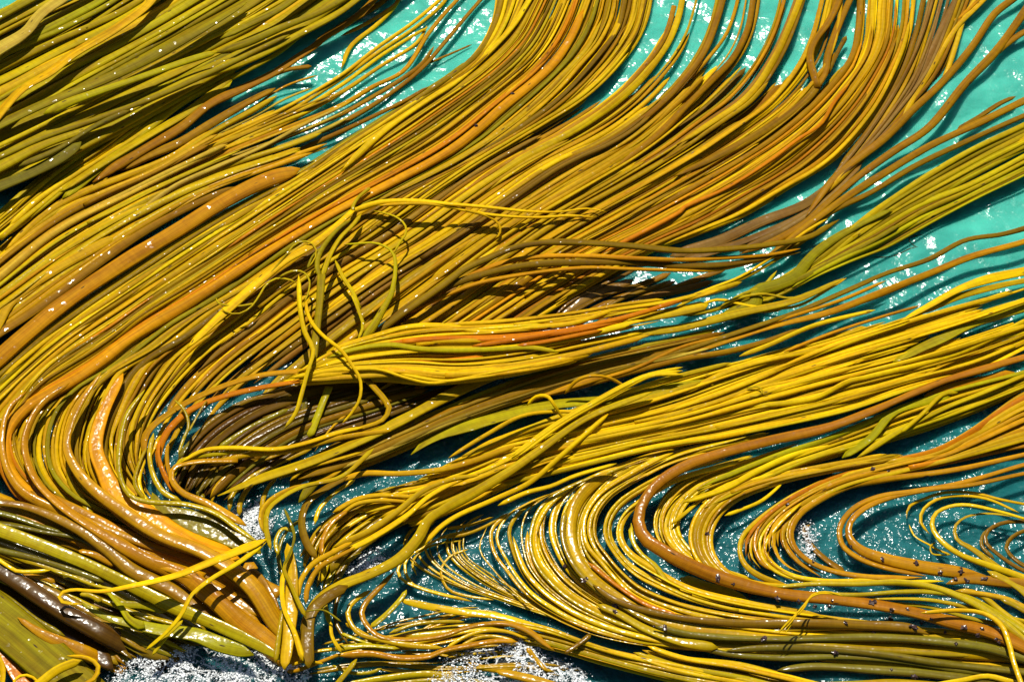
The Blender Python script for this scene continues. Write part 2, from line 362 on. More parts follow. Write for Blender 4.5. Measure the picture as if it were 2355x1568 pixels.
# ---- thin yellow tassel under it ---------------------------------------------------------------
plant('bright yellow thin kelp tassel below the broad olive fronds at left', (-20, 540))
Fan([P('-15,500 67,427 167,353 267,280 350,230 433,197 483,180'), P('20,540 117,460 200,393 317,317 433,230 533,180 600,150')], 15, 9, 'YYGYL', .08, .05, s0=(0, .05), s1=(.75, 1), under=9)
S(P('00|120,1568 350,1380 600,1180 950,950 1300,690 1600,540 1900,380 2100,230'), 13, 'L', .12)
S(P('00|400,1330 700,1130 1000,950 1300,770 1550,570 1620,480'), 26, 'L', .125, flat=.3)
S(P('00|430,1370 800,1080 1150,870 1400,720 1600,560'), 22, 'V', .125, flat=.3)
S(P('00|60,1568 250,1390 450,1250 640,1130 900,970'), 13, 'Y', .13)
solo('long brown frond beside the olive fronds, forking over open water at top', P('00|640,1260 800,1150 1000,1030 1250,880 1450,720 1700,600 1900,500 2050,400 2170,320 2250,250 2354,190 2500,80 2600,-20'), 24, 'B', .13, taper=(1.1, .65), flat=.4)
plant('shorter brown kelp frond with a dark fork tip over teal water at upper left', (270, 390))
S(P('00|830,1180 1000,1090 1250,980 1450,860 1650,740 1900,610'), 21, 'B', .1)
S(P('00|1860,520 2000,480 2150,460'), 12, 'B', .115)
# ---- golden fronds, teal gaps --------------------------------------------------------------------
plant('golden kelp fronds spreading into fingers over teal water at top centre left', (-20, 640))
Fan([P('20,565 133,463 213,423 300,393 400,353 500,283 583,233 650,187 790,150'), P('-15,640 133,523 300,440 467,360 633,290 785,225 860,180'), P('-15,700 120,600 300,490 500,400 700,330 785,290 850,250')],
    24, 11.5, 'GGYBWAL', .05, .05, s1=(.55, 1.0), under=10)
S(P('-15,600 133,500 300,405 467,330 633,260', '10|0,520 250,330 480,170 660,20 720,-40'), 10, 'Y', .07)
S(P('100,540 300,425 467,345 633,275', '10|0,545 260,360 500,200 690,40 740,-30'), 9, 'G', .06)
S(P('467,350 633,285', '10|0,590 270,390 510,240 600,190'), 9, 'Y', .065)
S(P('467,360 633,295', '10|0,640 270,460 530,290 590,180'), 10, 'G', .055)
S(P('300,450 550,340', '10|0,730 220,600 430,490 590,250 700,110 820,-20'), 11, 'A', .05)
S(P('300,470 600,340', '10|0,790 200,680 400,560 560,440 640,320'), 12, 'B', .055)
S(P('350,480 620,350', '10|0,850 350,640 560,470 700,310 850,130 980,-20'), 12, 'B', .045)
S(P('560,400', '10|0,910 250,790 450,690 600,600'), 10, 'B', .05)
S(P('10|0,250 200,150 350,50 420,-20'), 9, 'A', .03); S(P('10|-60,210 100,130 250,40 330,-20'), 15, 'B', .035); S(P('10|-400,330 -200,200 0,70 100,-20'), 10, 'G', .03)
S(P('10|0,480 60,330 250,170 380,30 400,-20'), 10, 'Y', .03)
S(P('10|600,440 740,380 900,310'), 5, 'B', .02)
# ---- big brown double frond ----------------------------------------------------------------------
solo('widest orange brown frond running diagonally across the left side', P('-15,835 60,768 167,683 300,595 416,525 510,466 600,420 690,388'), 35, 'A', .17, flat=.3, taper=(1.1, 1.0), lump=.05, wet=.02)
solo('brown frond lying along the upper edge of the widest orange brown frond', P('-15,775 100,700 200,625 300,553 380,505 460,465 540,430'), 26, 'B', .15, flat=.35, taper=(1.1, .6))
plant('golden kelp fronds just above the wide orange brown frond at left', (-20, 730))
Fan([P('-15,680 150,565 330,470 520,395 690,340 785,300'), P('-15,770 150,650 330,525 480,440 640,380 785,330')], 14, 11, 'GYGLAY', .09, .05, under=8, s1=(.7, 1))
S(P('01|-20,680 60,530 220,400 420,270 640,150 800,60'), 26, 'G', .15, flat=.3)
S(P('00|950,1470 1200,1290 1500,1150 1800,1020 2100,860 2354,740'), 12, 'W', .13)
# ---- the great central flow ----------------------------------------------------------------------
L0 = P('-15,860 100,765 250,660 420,550 560,470 680,405 785,335 885,273 985,207 1085,133 1118,83 1138,27 1142,-15')
L1 = P('-15,945 60,870 167,780 300,690 433,600 600,490 690,430 785,367 885,300 985,230 1085,165 1170,83 1198,33 1222,-15')
L2 = P('300,1215 200,1195 100,1160 33,1110 7,1045 13,1000 40,958 100,918 200,858 300,780 433,700 600,590 785,480 900,420 1050,335 1151,250 1268,150 1325,60 1352,-15')
L3 = P('400,1215 300,1160 240,1110 217,1045 240,956 283,858 333,823 400,785 500,710 633,633 785,520 885,460 985,413 1118,340 1268,227 1351,133 1401,67 1418,-15')
L4 = P('330,1110 313,1045 327,990 367,916 467,806 550,746 633,680 733,610 850,540 985,443 1085,377 1218,300 1351,217 1435,133 1478,67 1498,-15')
L5 = P('400,1130 460,1010 540,910 640,830 760,740 900,640 1050,545 1168,463 1285,383 1418,317 1518,240 1569,187 1619,117 1649,40 1662,-15')
L6 = P('500,1110 620,960 760,830 880,730 1000,640 1150,530 1300,440 1450,350 1569,253 1636,187 1686,133 1719,67 1732,-15')
L7 = P('520,1120 560,1050 640,960 740,880 860,790 1000,700 1150,590 1280,500 1420,420 1569,330 1619,293 1719,223 1776,143 1816,60 1843,-15')
L8 = P('600,1130 650,1040 760,950 900,860 1000,790 1150,690 1300,590 1420,530 1569,450 1669,393 1800,310 1900,220 1969,127 1985,-15')
L9 = P('1000,880 1130,790 1250,720 1380,640 1500,575 1619,530 1719,490 1819,430 1919,367 2019,250 2069,150 2095,67 2104,-15')
plant('yellow olive kelp fronds flowing from left edge to top centre beside glinting water', (0, 900))
Fan([L0, L1], 20, 10, 'YOGLVYGK', .07, .06, under=10, wv=.35)
S(P('10|0,1180 300,900 600,690 800,560 1050,330 1200,160 1260,60 1310,-20'), 15, 'Y', .14)
plant('orange and yellow kelp fronds curving up from the left edge bend', (200, 1195))
Fan([L1, L2], 30, 10, 'YGAKGRYGO', .07, .06, under=14, s0=(0, .04), wv=.38)
plant('golden kelp fronds rising from the orange bend at lower left towards top centre', (330, 1180))
Fan([L2, L3], 20, 11, 'YGGAKGO', .06, .06, under=12, s0=(.0, .05), wv=.4)
plant('brownish gold kelp fronds in the middle of the great diagonal flow', (330, 1110))
Fan([L3, L4], 15, 12, 'GABGYK', .05, .06, under=8, s0=(0, .1), wv=.4)
plant('brown wet kelp fronds in centre flow reaching top edge right of centre', (430, 1100))
Fan([L4, L5], 16, 12.5, 'BGKMAGY', .05, .05, under=9, s0=(0, .3), wv=.35, s1=(.62, .97))
plant('brown gold kelp fronds thinning out over pale teal water near top', (510, 1110))
Fan([L5, L6, L7], 23, 12, 'BGYAGKM', .04, .05, under=13, s0=(.12, .4), wv=.33, s1=(.6, 1))
plant('close set yellow and brown kelp fronds bending up to the top right', (560, 1130))
Fan([L7, L8], 22, 11.5, 'GYBAGKY', .04, .06, under=12, s0=(.12, .42), wv=.33, s1=(.72, 1))
plant('close set orange brown and yellow kelp fronds along the right rim of the diagonal flow', (900, 900))
Fan([L8, L9], 24, 10.5, 'YGABRGYK', .05, .06, under=12, s0=(0, .3), wv=.33, s1=(.85, 1))
# individual fronds of the flow
plant('pair of thick brown kelp fronds split like a fork near the top right', (1960, 380))
S(P('20|-60,1220 300,1050 600,880 850,690 920,600 945,540'), 21, 'B', .12, tip=False, taper=(.8, 1.25))
S(P('20|930,610 905,520 882,440 880,360 920,270 990,180 1050,70 1085,-20'), 18, 'B', .125, root=False, name='branch', taper=(1, 1)); S(P('20|930,600 985,500 998,400 1040,270 1090,140 1150,10'), 17, 'B', .12, root=False, name='branch', taper=(1, 1))
S(P('20|990,520 1050,400 1130,250'), 12, 'K', .1, name='branch')
solo('broad gold frond curving alone to the top edge between teal gaps', P('10|1150,1390 1500,1150 1900,950 2200,720', '20|0,560 150,350 240,120 280,-20'), 19, 'B', .1)
solo('thin gold frond curving up beside the broad gold one in the teal gap', P('20|-40,590 60,530 180,400 300,240 360,80 385,-20'), 9, 'A', .06)
solo('mauve brown frond curving to the top edge in the widest teal gap', P('10|1900,1150 2200,920', '20|0,760 200,560 350,400 450,200 490,-20'), 15, 'B', .1)
solo('gold frond with ragged tip curving along the right of a teal gap', P('20|-40,1000 150,880 450,670 620,430 740,180 820,-20'), 16, 'G', .1)
solo('dark rust brown frond drawn through the yellow fronds at right of flow', P('11|1800,180 2354,-120', '20|0,1440 300,1300 600,1110 800,960 950,860 1050,700 1150,580'), 10, 'R', .15) 
plant('mauve brown wet kelp fronds fanning out thinly at the top right', (1850, 470))
Fan([P('1850,470 1930,385 2000,290 2055,190 2095,80 2115,-15'), P('1900,450 2000,350 2090,255 2160,170 2205,70 2240,-15')], 11, 12, 'MBMKGMB', .03, .04, s1=(.7, 1), s0=(0, .2), wet=.4)
S(P('1852,500 1919,410', '20|1400,950 1600,750 1800,560 2000,320 2150,100 2300,-20'), 19, 'B', .07, wet=.3)
S(P('1900,430', '20|1450,850 1580,640 1700,400 1800,180 1900,-20'), 20, 'M', .06, wet=.4)
S(P('20|1500,850 1600,670 1720,480 1800,330 1900,180 2000,80 2100,-20'), 12, 'G', .06, wet=.4)
S(P('20|1780,600 1840,450 1900,260 1940,130 2020,0'), 13, 'G', .05, wet=.4)
S(P('20|1830,160 1900,130 1980,60 2060,-20'), 9, 'A', .06)
plant('long mauve brown kelp frond forking at the upper right edge', (1780, 560))
S(P('1700,585 1780,555 1852,513 1902,467 1969,410 2052,350 2136,293 2219,193 2286,123 2354,30 2380,-10'), 20, 'B', .11, wet=.2, taper=(.9, 1))
S(P('2270,140 2310,105 2354,75 2400,55'), 17, 'B', .1, wet=.2)
plant('pale submerged mauve brown kelp fronds under the water near right centre', (1700, 570))
S(P('1540,590 1640,560 1750,510 1850,470 1919,420 2000,340'), 26, 'M', .03, flat=.2, wet=.5); S(P('1560,600 1650,575 1760,535 1870,480 1950,400 2010,330'), 20, 'M', .04, flat=.25, wet=.5)
S(P('1700,580 1800,530 1900,460 1980,380'), 16, 'M', .05, wet=.5); S(P('1780,555 1860,510 1940,450'), 14, 'K', .06, wet=.5)
# ---- arches ---------------------------------------------------------------------------------------
plant('four brown gold kelp fronds arching together over dark gap right of centre', (760, 850))
S(P('760,850 878,756 1018,656 1068,619 1118,596 1185,569 1251,558 1335,558 1451,566 1569,577 1669,573 1769,563 1860,545 1930,505'), 17, 'K', [.12, .2, .3, .36, .33, .24, .12], flat=.5)
S(P('1030,655 1061,643 1151,606 1235,591 1351,589 1451,594 1569,598 1669,593 1769,586 1840,572'), 11, 'A', [.1, .22, .3, .3, .22, .13])
S(P('800,800 868,763 935,709 1018,663 1118,629 1218,609 1351,603 1485,606 1569,612 1669,608 1750,595 1840,580'), 16, 'K', [.1, .2, .28, .28, .22, .12])
S(P('900,735 971,703 1085,656 1218,629 1351,616 1451,619 1569,622 1650,620 1740,600 1810,583'), 10, 'A', [.1, .2, .27, .28, .2, .12])
# ---- right hand side, above centre -----------------------------------------------------------------
plant('stout brown orange kelp fronds reaching the right edge above the centre', (1800, 580))
S(P('1760,590 1800,562 1869,510 1952,450 2036,397 2136,337 2236,290 2354,233 2420,205'), 21, 'B', .12, taper=(.8, 1.05))
S(P('1780,600 1830,560 1902,493 2002,443 2102,383 2219,327 2354,267 2420,240'), 14, 'K', .1)
S(P('2200,300 2250,270 2300,238 2335,222'), 15, 'K', .09); 
plant('olive green kelp fronds crossing teal water to the right edge', (1700, 700))
Fan([P('1650,705 1750,665 1830,620 1900,570 2002,490 2102,420 2236,340 2354,285 2420,250'), P('1650,730 1760,695 1850,650 1952,575 2052,505 2202,425 2354,345 2420,315')], 11, 11, 'LOVLYO', .07, .04, s0=(0, .1), cross=.05, fork=.15)
plant('olive yellow kelp fronds joined in a broad fork at right of centre', (1700, 740))
Fan([P('1790,670 1840,630 1902,590 2002,530 2102,470 2219,425 2354,355 2420,320'), P('1820,670 1870,640 1960,600 2036,570 2136,515 2236,462 2354,405 2420,370')], 10, 11, 'LOVLKL', .08, .03, s0=(0, .06), cross=.05, fork=.05)
S(P('1650,735 1740,695', '21|500,450 650,400 780,340 850,250 950,150 1150,20', '2052,480'), 22, 'O', .13, ends=(1.3, 1.4, 1, .7), flat=.35)
S(P('21|560,410 700,390 850,340 1000,260 1300,100 1500,-20'), 15, 'O', .135)
S(P('21|250,560 300,520 420,480 560,460 750,490 900,440 1050,390'), 6, 'L', .16); S(P('21|100,540 250,500 400,530 600,560 800,540 1000,430 1130,350'), 7, 'Y', .15)
S(P('21|0,610 250,560 400,470 560,400 650,300'), 10, 'L', .14); S(P('21|-300,720 0,690 250,630 480,580 700,560'), 15, 'Y', .13)
S(P('21|0,500 200,420 400,340 650,180 850,30 1000,-60'), 8, 'Y', .14); S(P('21|-60,560 200,430 420,350 620,240 800,120 1000,-20'), 9, 'L', .13)
# ---- yellow bundle across the middle ----------------------------------------------------------------
plant('bright yellow kelp bundle laid level across the middle of the dark diagonal fronds', (690, 860))
Fan([P('700,848 790,795 900,765 1000,748 1150,737 1300,722 1430,702 1560,682 1700,640 1800,600'), P('680,858 800,820 950,800 1150,795 1300,775 1450,740 1600,710 1760,660'), P('650,878 785,868 900,865 1000,872 1130,862 1250,842 1380,810 1480,790')],
    24, 12.5, 'YYLYGYAR', .26, .05, s0=(0, .06), s1=(.5, 1), wv=.35, cross=.3, under=10, fork=.3)
S(P('11|-20,830 200,760 450,690 700,680 1000,720 1300,690 1600,660 1900,560'), 14, 'Y', .33)
S(P('11|-100,900 100,840 330,810 550,840 800,850 1100,840 1300,830 1500,860'), 13, 'L', .34)
S(P('11|900,820 1100,790 1400,740 1700,680 2000,610 2354,500'), 12, 'R', .33); S(P('11|1200,820 1400,790 1600,750 1800,710'), 10, 'R', .34)
S(P('11|250,950 500,940 750,920 980,890'), 13, 'R', .31); S(P('11|400,1010 700,1060 900,1040 1100,1010 1300,960'), 9, 'Y', .33)
S(P('11|0,990 250,980 450,1040 620,1075 800,1050 1100,990 1350,950'), 7, 'Y', .35)
plant('two orange kelp fronds looping left around the dark hollow', (393, 1075))
S(P('333,1060 335,1000 400,943 500,893 600,863 700,853 785,849 900,840'), 17, 'A', [.16, .2, .25, .28, .29], flat=.3)
S(P('363,1075 366,1036 383,996 433,946 500,916 593,893 700,875'), 15, 'R', [.16, .2, .24, .26], flat=.4)
# ---- olive wide fronds ------------------------------------------------------------------------------
solo('widest olive yellow frond sweeping under the level yellow bundle', P('500,1140 600,1100 690,1070 785,1033 918,969 1052,899 1185,843 1318,799 1451,769 1569,753 1700,720 1830,690 1940,640'), 30, 'L', .2, flat=.35, taper=(1.05, .6))
plant('brown gold kelp fronds beside the widest olive frond, reaching the right edge', (640, 1110))
Fan([P('640,1100 785,1048 918,988 1085,915 1250,855 1420,810 1569,775 1700,745'), P('660,1120 870,1050 1050,975 1250,905 1420,855 1569,825 1700,790')], 11, 14, 'LBGWKB', .13, .05, under=8, s0=(0, .1), cross=.05, fork=.05)
S(P('1150,930 1300,885 1450,840', '21|0,850 400,720 800,580 1150,430 1400,320 1700,220 1950,90 2200,50 2354,10 2480,-30'), 15, 'K', .17)
S(P('1200,925 1400,860', '21|0,880 600,690 1000,590 1300,480 1700,320 2000,200 2354,100 2480,50'), 17, 'A', .16, flat=.35)
S(P('1300,890 1450,850', '21|0,825 300,750 700,630 1100,500 1400,370'), 9, 'A', .165); S(P('1250,910', '21|0,910 300,860 600,780 800,700'), 13, 'B', .15)
# ---- yellow mass right ------------------------------------------------------------------------------
U = P('1100,1030 1200,990 1350,930 1500,880 1569,862 1700,830 1850,790 2000,740 2130,700'); U2 = P('1000,1080 1150,1030 1400,975 1569,935 1736,873 1902,810 2036,765 2200,715 2354,665')
V = P('950,1110 1150,1065 1400,1010 1569,975 1750,930 1950,880 2150,830 2354,765'); Wg = P('1000,1170 1100,1130 1300,1080 1500,1030 1650,1005 1800,975 1950,940 2100,890 2250,850 2354,800')
plant('bright yellow kelp fronds streaming to the right edge over teal water', (1000, 1070))
Fan([U, U2], 14, 11.5, 'YYGYYL', .1, .05, s1=(.45, .95), under=6, cross=.2, fork=.25)
Fan([U2, V], 19, 11.5, 'YYGYL', .1, .06, s1=(.65, 1), under=9, cross=.25, fork=.3)
S(P('21|390,890 600,810 900,680 1330,570'), 12, 'Y', .16); S(P('21|700,860 1000,740 1300,640 1640,540'), 8, 'A', .12); S(P('21|0,1150 300,1000 700,890 1000,840'), 14, 'Y', .16)
S(P('21|0,1240 500,1050 1000,830 1400,700 1800,580 2280,450'), 13, 'Y', .17)
S(P('21|300,1190 500,1110 800,1050 1200,930'), 12, 'Y', .16); S(P('21|440,1110 520,1100 550,1130 520,1160 460,1170'), 4, 'L', .19)
S(P('21|400,1240 900,1180 1150,1060 1250,1040 1700,930 2000,830 2354,650'), 12, 'Y', .17)
plant('flat pale yellow kelp blades on the water at the right edge', (2120, 710))
S(P('21|1500,650 1700,540 1900,430 2100,360 2354,305 2480,280'), 24, 'Y', .17, flat=.15, taper=(.6, 1.1)); S(P('21|1620,600 1900,480 2200,400 2354,370 2480,350'), 14, 'L', .15, flat=.2)
S(P('21|1450,930 1650,830 1800,760 2000,650 2354,540 2480,500'), 34, 'V', .13, flat=.1, taper=(.7, 1), wet=.3)
S(P('21|1100,970 1400,820 1600,740 1850,640 2000,540'), 9, 'Y', .12)
plant('thin yellow kelp strands lying along the upper side of the long rust orange frond', (1000, 1130))
Fan([V, Wg], 19, 10, 'YYGLYG', .09, .05, s0=(0, .05), under=10, s1=(.75, 1), cross=.2)
S(P('21|1250,1050 1600,960 1900,860 2030,800 2354,660'), 10, 'Y', .14); S(P('21|1500,1110 1800,950 2000,880 2354,800'), 8, 'G', .13)
plant('yellow kelp fronds coming off the shaded curve left of the glinting pool', (740, 1200))
S(P('12|-20,690 200,580 450,420 600,290 800,180 1000,100 1300,-40'), 16, 'Y', .24, taper=(1, .8)); S(P('12|-60,640 200,520 400,380 560,250 750,170 950,140'), 15, 'G', .25)
S(P('707,1520', '02|2120,1150 2200,1000 2354,900', '12|200,820 380,730 470,650 540,560 600,450 700,380 900,270 1150,120 1350,-20', '1350,960 1500,900'), 22, 'L', .24, flat=.35, taper=(1.3, .7))
S(P('12|460,690 600,580 680,500 800,420 1050,310 1300,190 1500,20', '1400,950'), 12, 'Y', .2); S(P('12|1080,350 1280,260 1450,215 1600,150 1900,60'), 11, 'Y', .21)
S(P('12|-40,190 150,130 400,130 700,100 950,30 1200,-60'), 15, 'G', .22); S(P('12|-60,400 100,310 250,280 500,290'), 12, 'G', .2); S(P('12|-40,460 80,350 250,315 470,325'), 11, 'G', .19)
S(P('12|380,270 550,240 800,140 1100,20'), 9, 'Y', .19); S(P('12|300,390 500,400 700,300'), 9, 'G', .14); S(P('12|370,250 600,210 850,100 1050,0'), 9, 'G', .17)
Fan([P('12|100,380 400,300 700,160 1000,40 1350,-80'), P('12|500,500 750,400 1000,290 1400,110 1800,-30')], 20, 10, 'YGYLK', .12, .05, under=10)
plant('three yellow kelp fronds crossing over the lime blade at centre right', (1150, 1060))
for k, dx in enumerate((0, 24, 50)): S(P('11|%d,1590 %d,1350 %d,1205 %d,1085 %d,1020 2354,%d' % (1150+dx, 1480+dx, 1730+dx, 1950+dx, 2100+dx, 965+dx)), 8+k, 'Y', .25)
solo('lime green translucent blade with a dark shaded hollow, below centre', P('11|480,1568 600,1470 750,1400 1000,1320 1400,1230 1900,1180 2354,1090', '1690,870'), 34, 'V', .15, flat=.08, ends=(.5, 1.3, 1.2, .8, .7, .5), edge=.1)
solo('thin yellow frond bowed over the lime blade', P('11|740,1590 1000,1430 1250,1300 1500,1270 1720,1280'), 9, 'Y', .24, hump=.04)
solo('yellow frond lying below the lime blade, curving up to the crossing strands', P('11|860,1590 1100,1470 1400,1360 1650,1300 1900,1270'), 13, 'Y', .2)
# ---- long rust S frond --------------------------------------------------------------------------------
solo('long rust orange frond making an S bend at lower right, speckled with dark tufts', P('2420,1520 2302,1462 2169,1425 2069,1400 1935,1379 1802,1365 1669,1332 1569,1291 1518,1262 1478,1232 1468,1185 1501,1122 1569,1074 1640,1047 1769,1013 1902,983 2002,946 2102,903 2169,876 2269,846 2354,822 2420,806'), 24, 'Q',
     [.2, .2, .2, .22, .22, .2, .18, .17], flat=.45, taper=(1.5, .75), wet=.45)
solo('orange brown mottled frond end floating beside the rust orange frond at right', P('21|1650,1200 1850,1110 2050,1060 2290,1000'), 22, 'A', .15, flat=.25)
plant('olive yellow kelp fronds at right edge below the rust orange frond', (1700, 1180))
Fan([P('1600,1120 1750,1060 1900,1010 2100,930 2354,860'), P('1620,1170 1850,1065 2050,1008 2200,958 2354,895')], 19, 10, 'LYYGV', .08, .05, under=10)
S(P('21|1100,1590 1300,1450 1450,1280 1650,1210 1850,1170'), 20, 'V', .16, flat=.3); S(P('21|1200,1590 1500,1400 1800,1250 2100,1130 2354,1020'), 15, 'L', .15); S(P('21|1500,1420 1650,1290 1800,1150 1900,1140'), 11, 'L', .17)
plant('orange brown broad kelp fronds at the right edge above the curling loops', (1700, 1200))
Fan([P('22|600,860 440,770 395,660 440,540 560,420 750,290 1000,170 1400,50 1800,-60', '2354,905 2420,885'), P('22|1050,815 850,720 745,560 790,430 950,310 1150,215 1500,130 1900,40 2354,-60 2480,-90')], 13, 14, 'ABGAGR', .1, .05, under=3, flat=.36, ends=(.6, .6, .7, .9, 1.2, 1.3), wet=.3, s0=(0, .12))
# ---- loops lower right ----------------------------------------------------------------------------------
plant('brown and yellow kelp fronds in tall loops round pools at lower right', (2200, 1350))
S(P('22|1650,845 1300,845 1050,805 890,745 780,650 745,540 800,420 950,310 1150,215 1400,170 1900,100 2354,0 2480,-30'), 15, 'A', .13, wet=.4)
S(P('22|950,840 800,740 720,640 690,560 720,450 820,360 1000,270 1300,160 1700,60 2354,-60'), 12, 'A', .12, wet=.4)
S(P('22|1680,835 1400,780 1200,705 1100,620 1085,500 1180,370 1350,290 1600,250 1900,200 2354,70 2480,40'), 13, 'A', .12, wet=.4)
S(P('22|2090,835 1900,810 1600,765 1400,720 1220,650 1150,570 1150,480 1230,385 1400,305 1700,240 2000,205 2354,130 2480,110'), 17, 'A', .13, ends=(2, 1.7, 1, .75, .7, .7, .8), wet=.4)
S(P('22|720,895 560,850 440,770 395,680 410,570 500,470 750,290 1000,180 1400,70'), 12, 'Y', .12, wet=.4)
S(P('22|620,800 540,740 495,620 520,500 650,370 900,220 1300,60'), 10, 'A', .11, wet=.4); S(P('22|1400,860 1000,870 750,830 620,750 560,660 600,560 700,440 820,330'), 11, 'Y', .14, wet=.4)
S(P('22|1800,870 1400,880 1000,880 700,830 560,730 530,600 590,490 700,400'), 10, 'Y', .13, wet=.4)
S(P('22|1120,810 1000,730 900,640 850,560 840,510 880,480'), 15, 'B', .05, wet=.5, flat=.3)
Fan([P('22|700,930 350,880 150,790 70,690 40,560 80,420 200,280 450,170 900,80 1500,-30'), P('22|900,910 500,880 320,810 220,690 200,570 240,450 350,330 600,220 1000,120 1700,10')], 12, 10.5, 'YGAYBL', .09, .05, wet=.4, under=2, s0=(0, .08))
S(P('22|290,420 400,380 540,320 640,240 690,190'), 9, 'Y', .12); S(P('22|0,330 300,230 500,120 800,-10 1050,-60'), 14, 'Y', .14)
S(P('22|-80,480 20,400 150,290 350,180'), 9, 'Y', .12)
plant('yellow kelp strands curled in rings round the small pools at right edge', (2354, 1330))
S(P('22|1545,440 1545,400 1570,350 1650,310 1800,262 2000,262 2200,310 2354,340'), 7, 'Y', .05, wet=.5); S(P('22|1700,545 1640,460 1660,380 1750,310 1900,283 2100,305 2320,400'), 8, 'Y', .06, wet=.5)
S(P('22|2480,910 2354,850 2100,760 1900,680 1770,580 1720,490 1740,410 1830,360 1950,345 2200,395 2354,440'), 12, 'Y', .14, ends=(1.5, 1.3, 1, .6, .5), wet=.6)
S(P('22|2400,960 2200,800 2000,650 1890,580 1880,490 1950,430 2100,405 2330,430'), 9, 'L', .08, ends=(2.6, 3, 2.2, .8, .7), flat=.25, wet=.5)
S(P('22|2480,830 2354,800 2180,690 2090,600 2100,530 2200,472 2354,460 2450,470'), 10, 'K', .09, wet=.5); S(P('22|2420,800 2290,720 2230,640 2270,570 2354,525 2420,510'), 10, 'K', .1, wet=.5)
S(P('22|2150,720 2060,620 2080,540 2150,500 2250,450'), 8, 'K', .07, wet=.5); S(P('22|1850,690 1750,650 1700,620 1600,560 1560,480'), 5, 'Y', .03, wet=.5)
S(P('22|1750,600 1710,630 1720,680 1840,690'), 4, 'Y', .05, wet=.5)
# ---- curved yellow fan, bottom centre ----------------------------------------------------------------------
H1 = P('2400,1575 2200,1560 2000,1530 1750,1500 1569,1492 1451,1479 1351,1455 1268,1419 1201,1379 1151,1329 1118,1292 1101,1259 1104,1232 1135,1195 1180,1170 1300,1120')
H2 = P('2400,1530 2200,1510 1900,1490 1700,1475 1569,1465 1434,1412 1351,1365 1295,1319 1265,1275 1248,1232 1251,1185 1278,1142 1340,1105 1450,1060 1600,1010')
H3 = P('2354,1470 2100,1470 1900,1460 1700,1440 1569,1415 1451,1365 1401,1309 1358,1265 1341,1225 1348,1179 1385,1129 1451,1089 1550,1040 1700,1000 1850,960')
H4 = P('2000,1440 1800,1400 1650,1370 1569,1345 1500,1305 1440,1262 1425,1225 1440,1185 1480,1150 1550,1110 1700,1070')
plant('glossy yellow kelp strands in a comb of bends around the glinting pool at bottom centre', (2000, 1500))
Fan([H1, H2], 15, 8.5, 'YYLGYY', .05, .06, wet=.7, s0=(0, .25), s1=(.72, 1), under=0, wv=.4, cross=.1)
Fan([H2, H3], 17, 10, 'YYLGYK', .07, .06, wet=.7, s0=(0, .25), s1=(.8, 1), under=0, wv=.4, cross=.1)
Fan([H3, H4], 9, 10, 'YLGYY', .08, .06, wet=.65, s0=(0, .2), s1=(.8, 1), wv=.4)
S(P('12|2354,1130 2100,1030 1900,900 1750,780 1700,740'), 12, 'R', .16, wet=.5); S(P('12|2600,1330 2354,1290 2100,1200 1900,1090 1760,1030'), 22, 'L', .15, flat=.4, wet=.5)
S(P('12|2354,960 2250,880 2170,770 2050,660 2000,560 2000,470'), 15, 'L', .14, wet=.5)
S(P('12|1050,1000 850,970 740,930 690,840 690,780 750,700 880,650'), 6, 'Y', .03, wet=.5); S(P('12|900,1010 650,950 500,900 440,800 450,720 560,640 750,550 950,520'), 7, 'Y', .05, wet=.5)
S(P('12|800,990 550,920 410,850 390,780 470,690'), 9, 'Y', .06, wet=.5); S(P('12|520,830 490,750 530,680 640,620 830,590'), 6, 'Y', .04, wet=.5)
S(P('12|680,570 850,550 1000,490 1150,400'), 7, 'G', .06, wet=.4); S(P('12|730,510 900,480 1050,430'), 7, 'G', .06, wet=.4)
# ---- bottom centre ------------------------------------------------------------------------------------------
plant('golden kelp fronds twisting in a bowl shape beside the foam at bottom centre', (1270, 1490))
S(P('12|1470,1350 1400,1300 1300,1220 1150,1165 1000,1165 850,1195 700,1245 450,1275 250,1245 160,1150 140,1090 170,1020 250,930 370,800'), 14, 'A', .15, wet=.5)
S(P('12|700,1330 450,1310 250,1270 120,1230 50,1130 50,1060 100,1000 210,930'), 12, 'G', .14, wet=.4); S(P('12|330,1230 500,1170 700,1150 850,1150'), 9, 'L', .1, wet=.5)
S(P('12|720,1335 850,1255 1000,1212 1150,1220 1280,1270'), 9, 'Y', .14, wet=.5); S(P('12|820,1320 950,1260 1080,1255 1200,1280'), 9, 'G', .12, wet=.5)
S(P('12|-40,1340 150,1315 400,1335'), 14, 'L', .13, wet=.5); S(P('12|-20,1385 200,1370 400,1400 600,1390 700,1350 900,1310 1100,1280 1220,1290'), 15, 'A', .14, wet=.5)
S(P('12|200,1190 320,1090 420,980 450,930'), 15, 'L', .15, flat=.3, wet=.3); S(P('12|-60,1450 60,1500 200,1500 280,1470'), 9, 'L', .08, wet=.5)
S(P('12|-30,1580 60,1470 110,1400'), 15, 'L', .12, wet=.5); S(P('12|30,1160 150,1230 260,1290'), 10, 'G', .11, wet=.4); S(P('12|0,1230 100,1270 220,1310'), 9, 'L', .1, wet=.5)
plant('flat yellow kelp straps spreading right along the bottom edge', (1000, 1380))
S(P('12|2480,1540 2354,1510 2000,1420 1700,1320 1500,1230 1300,1170 1100,1115 850,1085 600,1045 400,1000'), 19, 'Y', .12, flat=.3, wet=.6)
Fan([P('12|2480,1480 2354,1450 1800,1330 1400,1200 1000,1130'), P('12|2480,1600 2200,1540 1800,1440 1500,1350 1300,1320')], 13, 11, 'YYGLA', .09, .05, wet=.55, under=6)
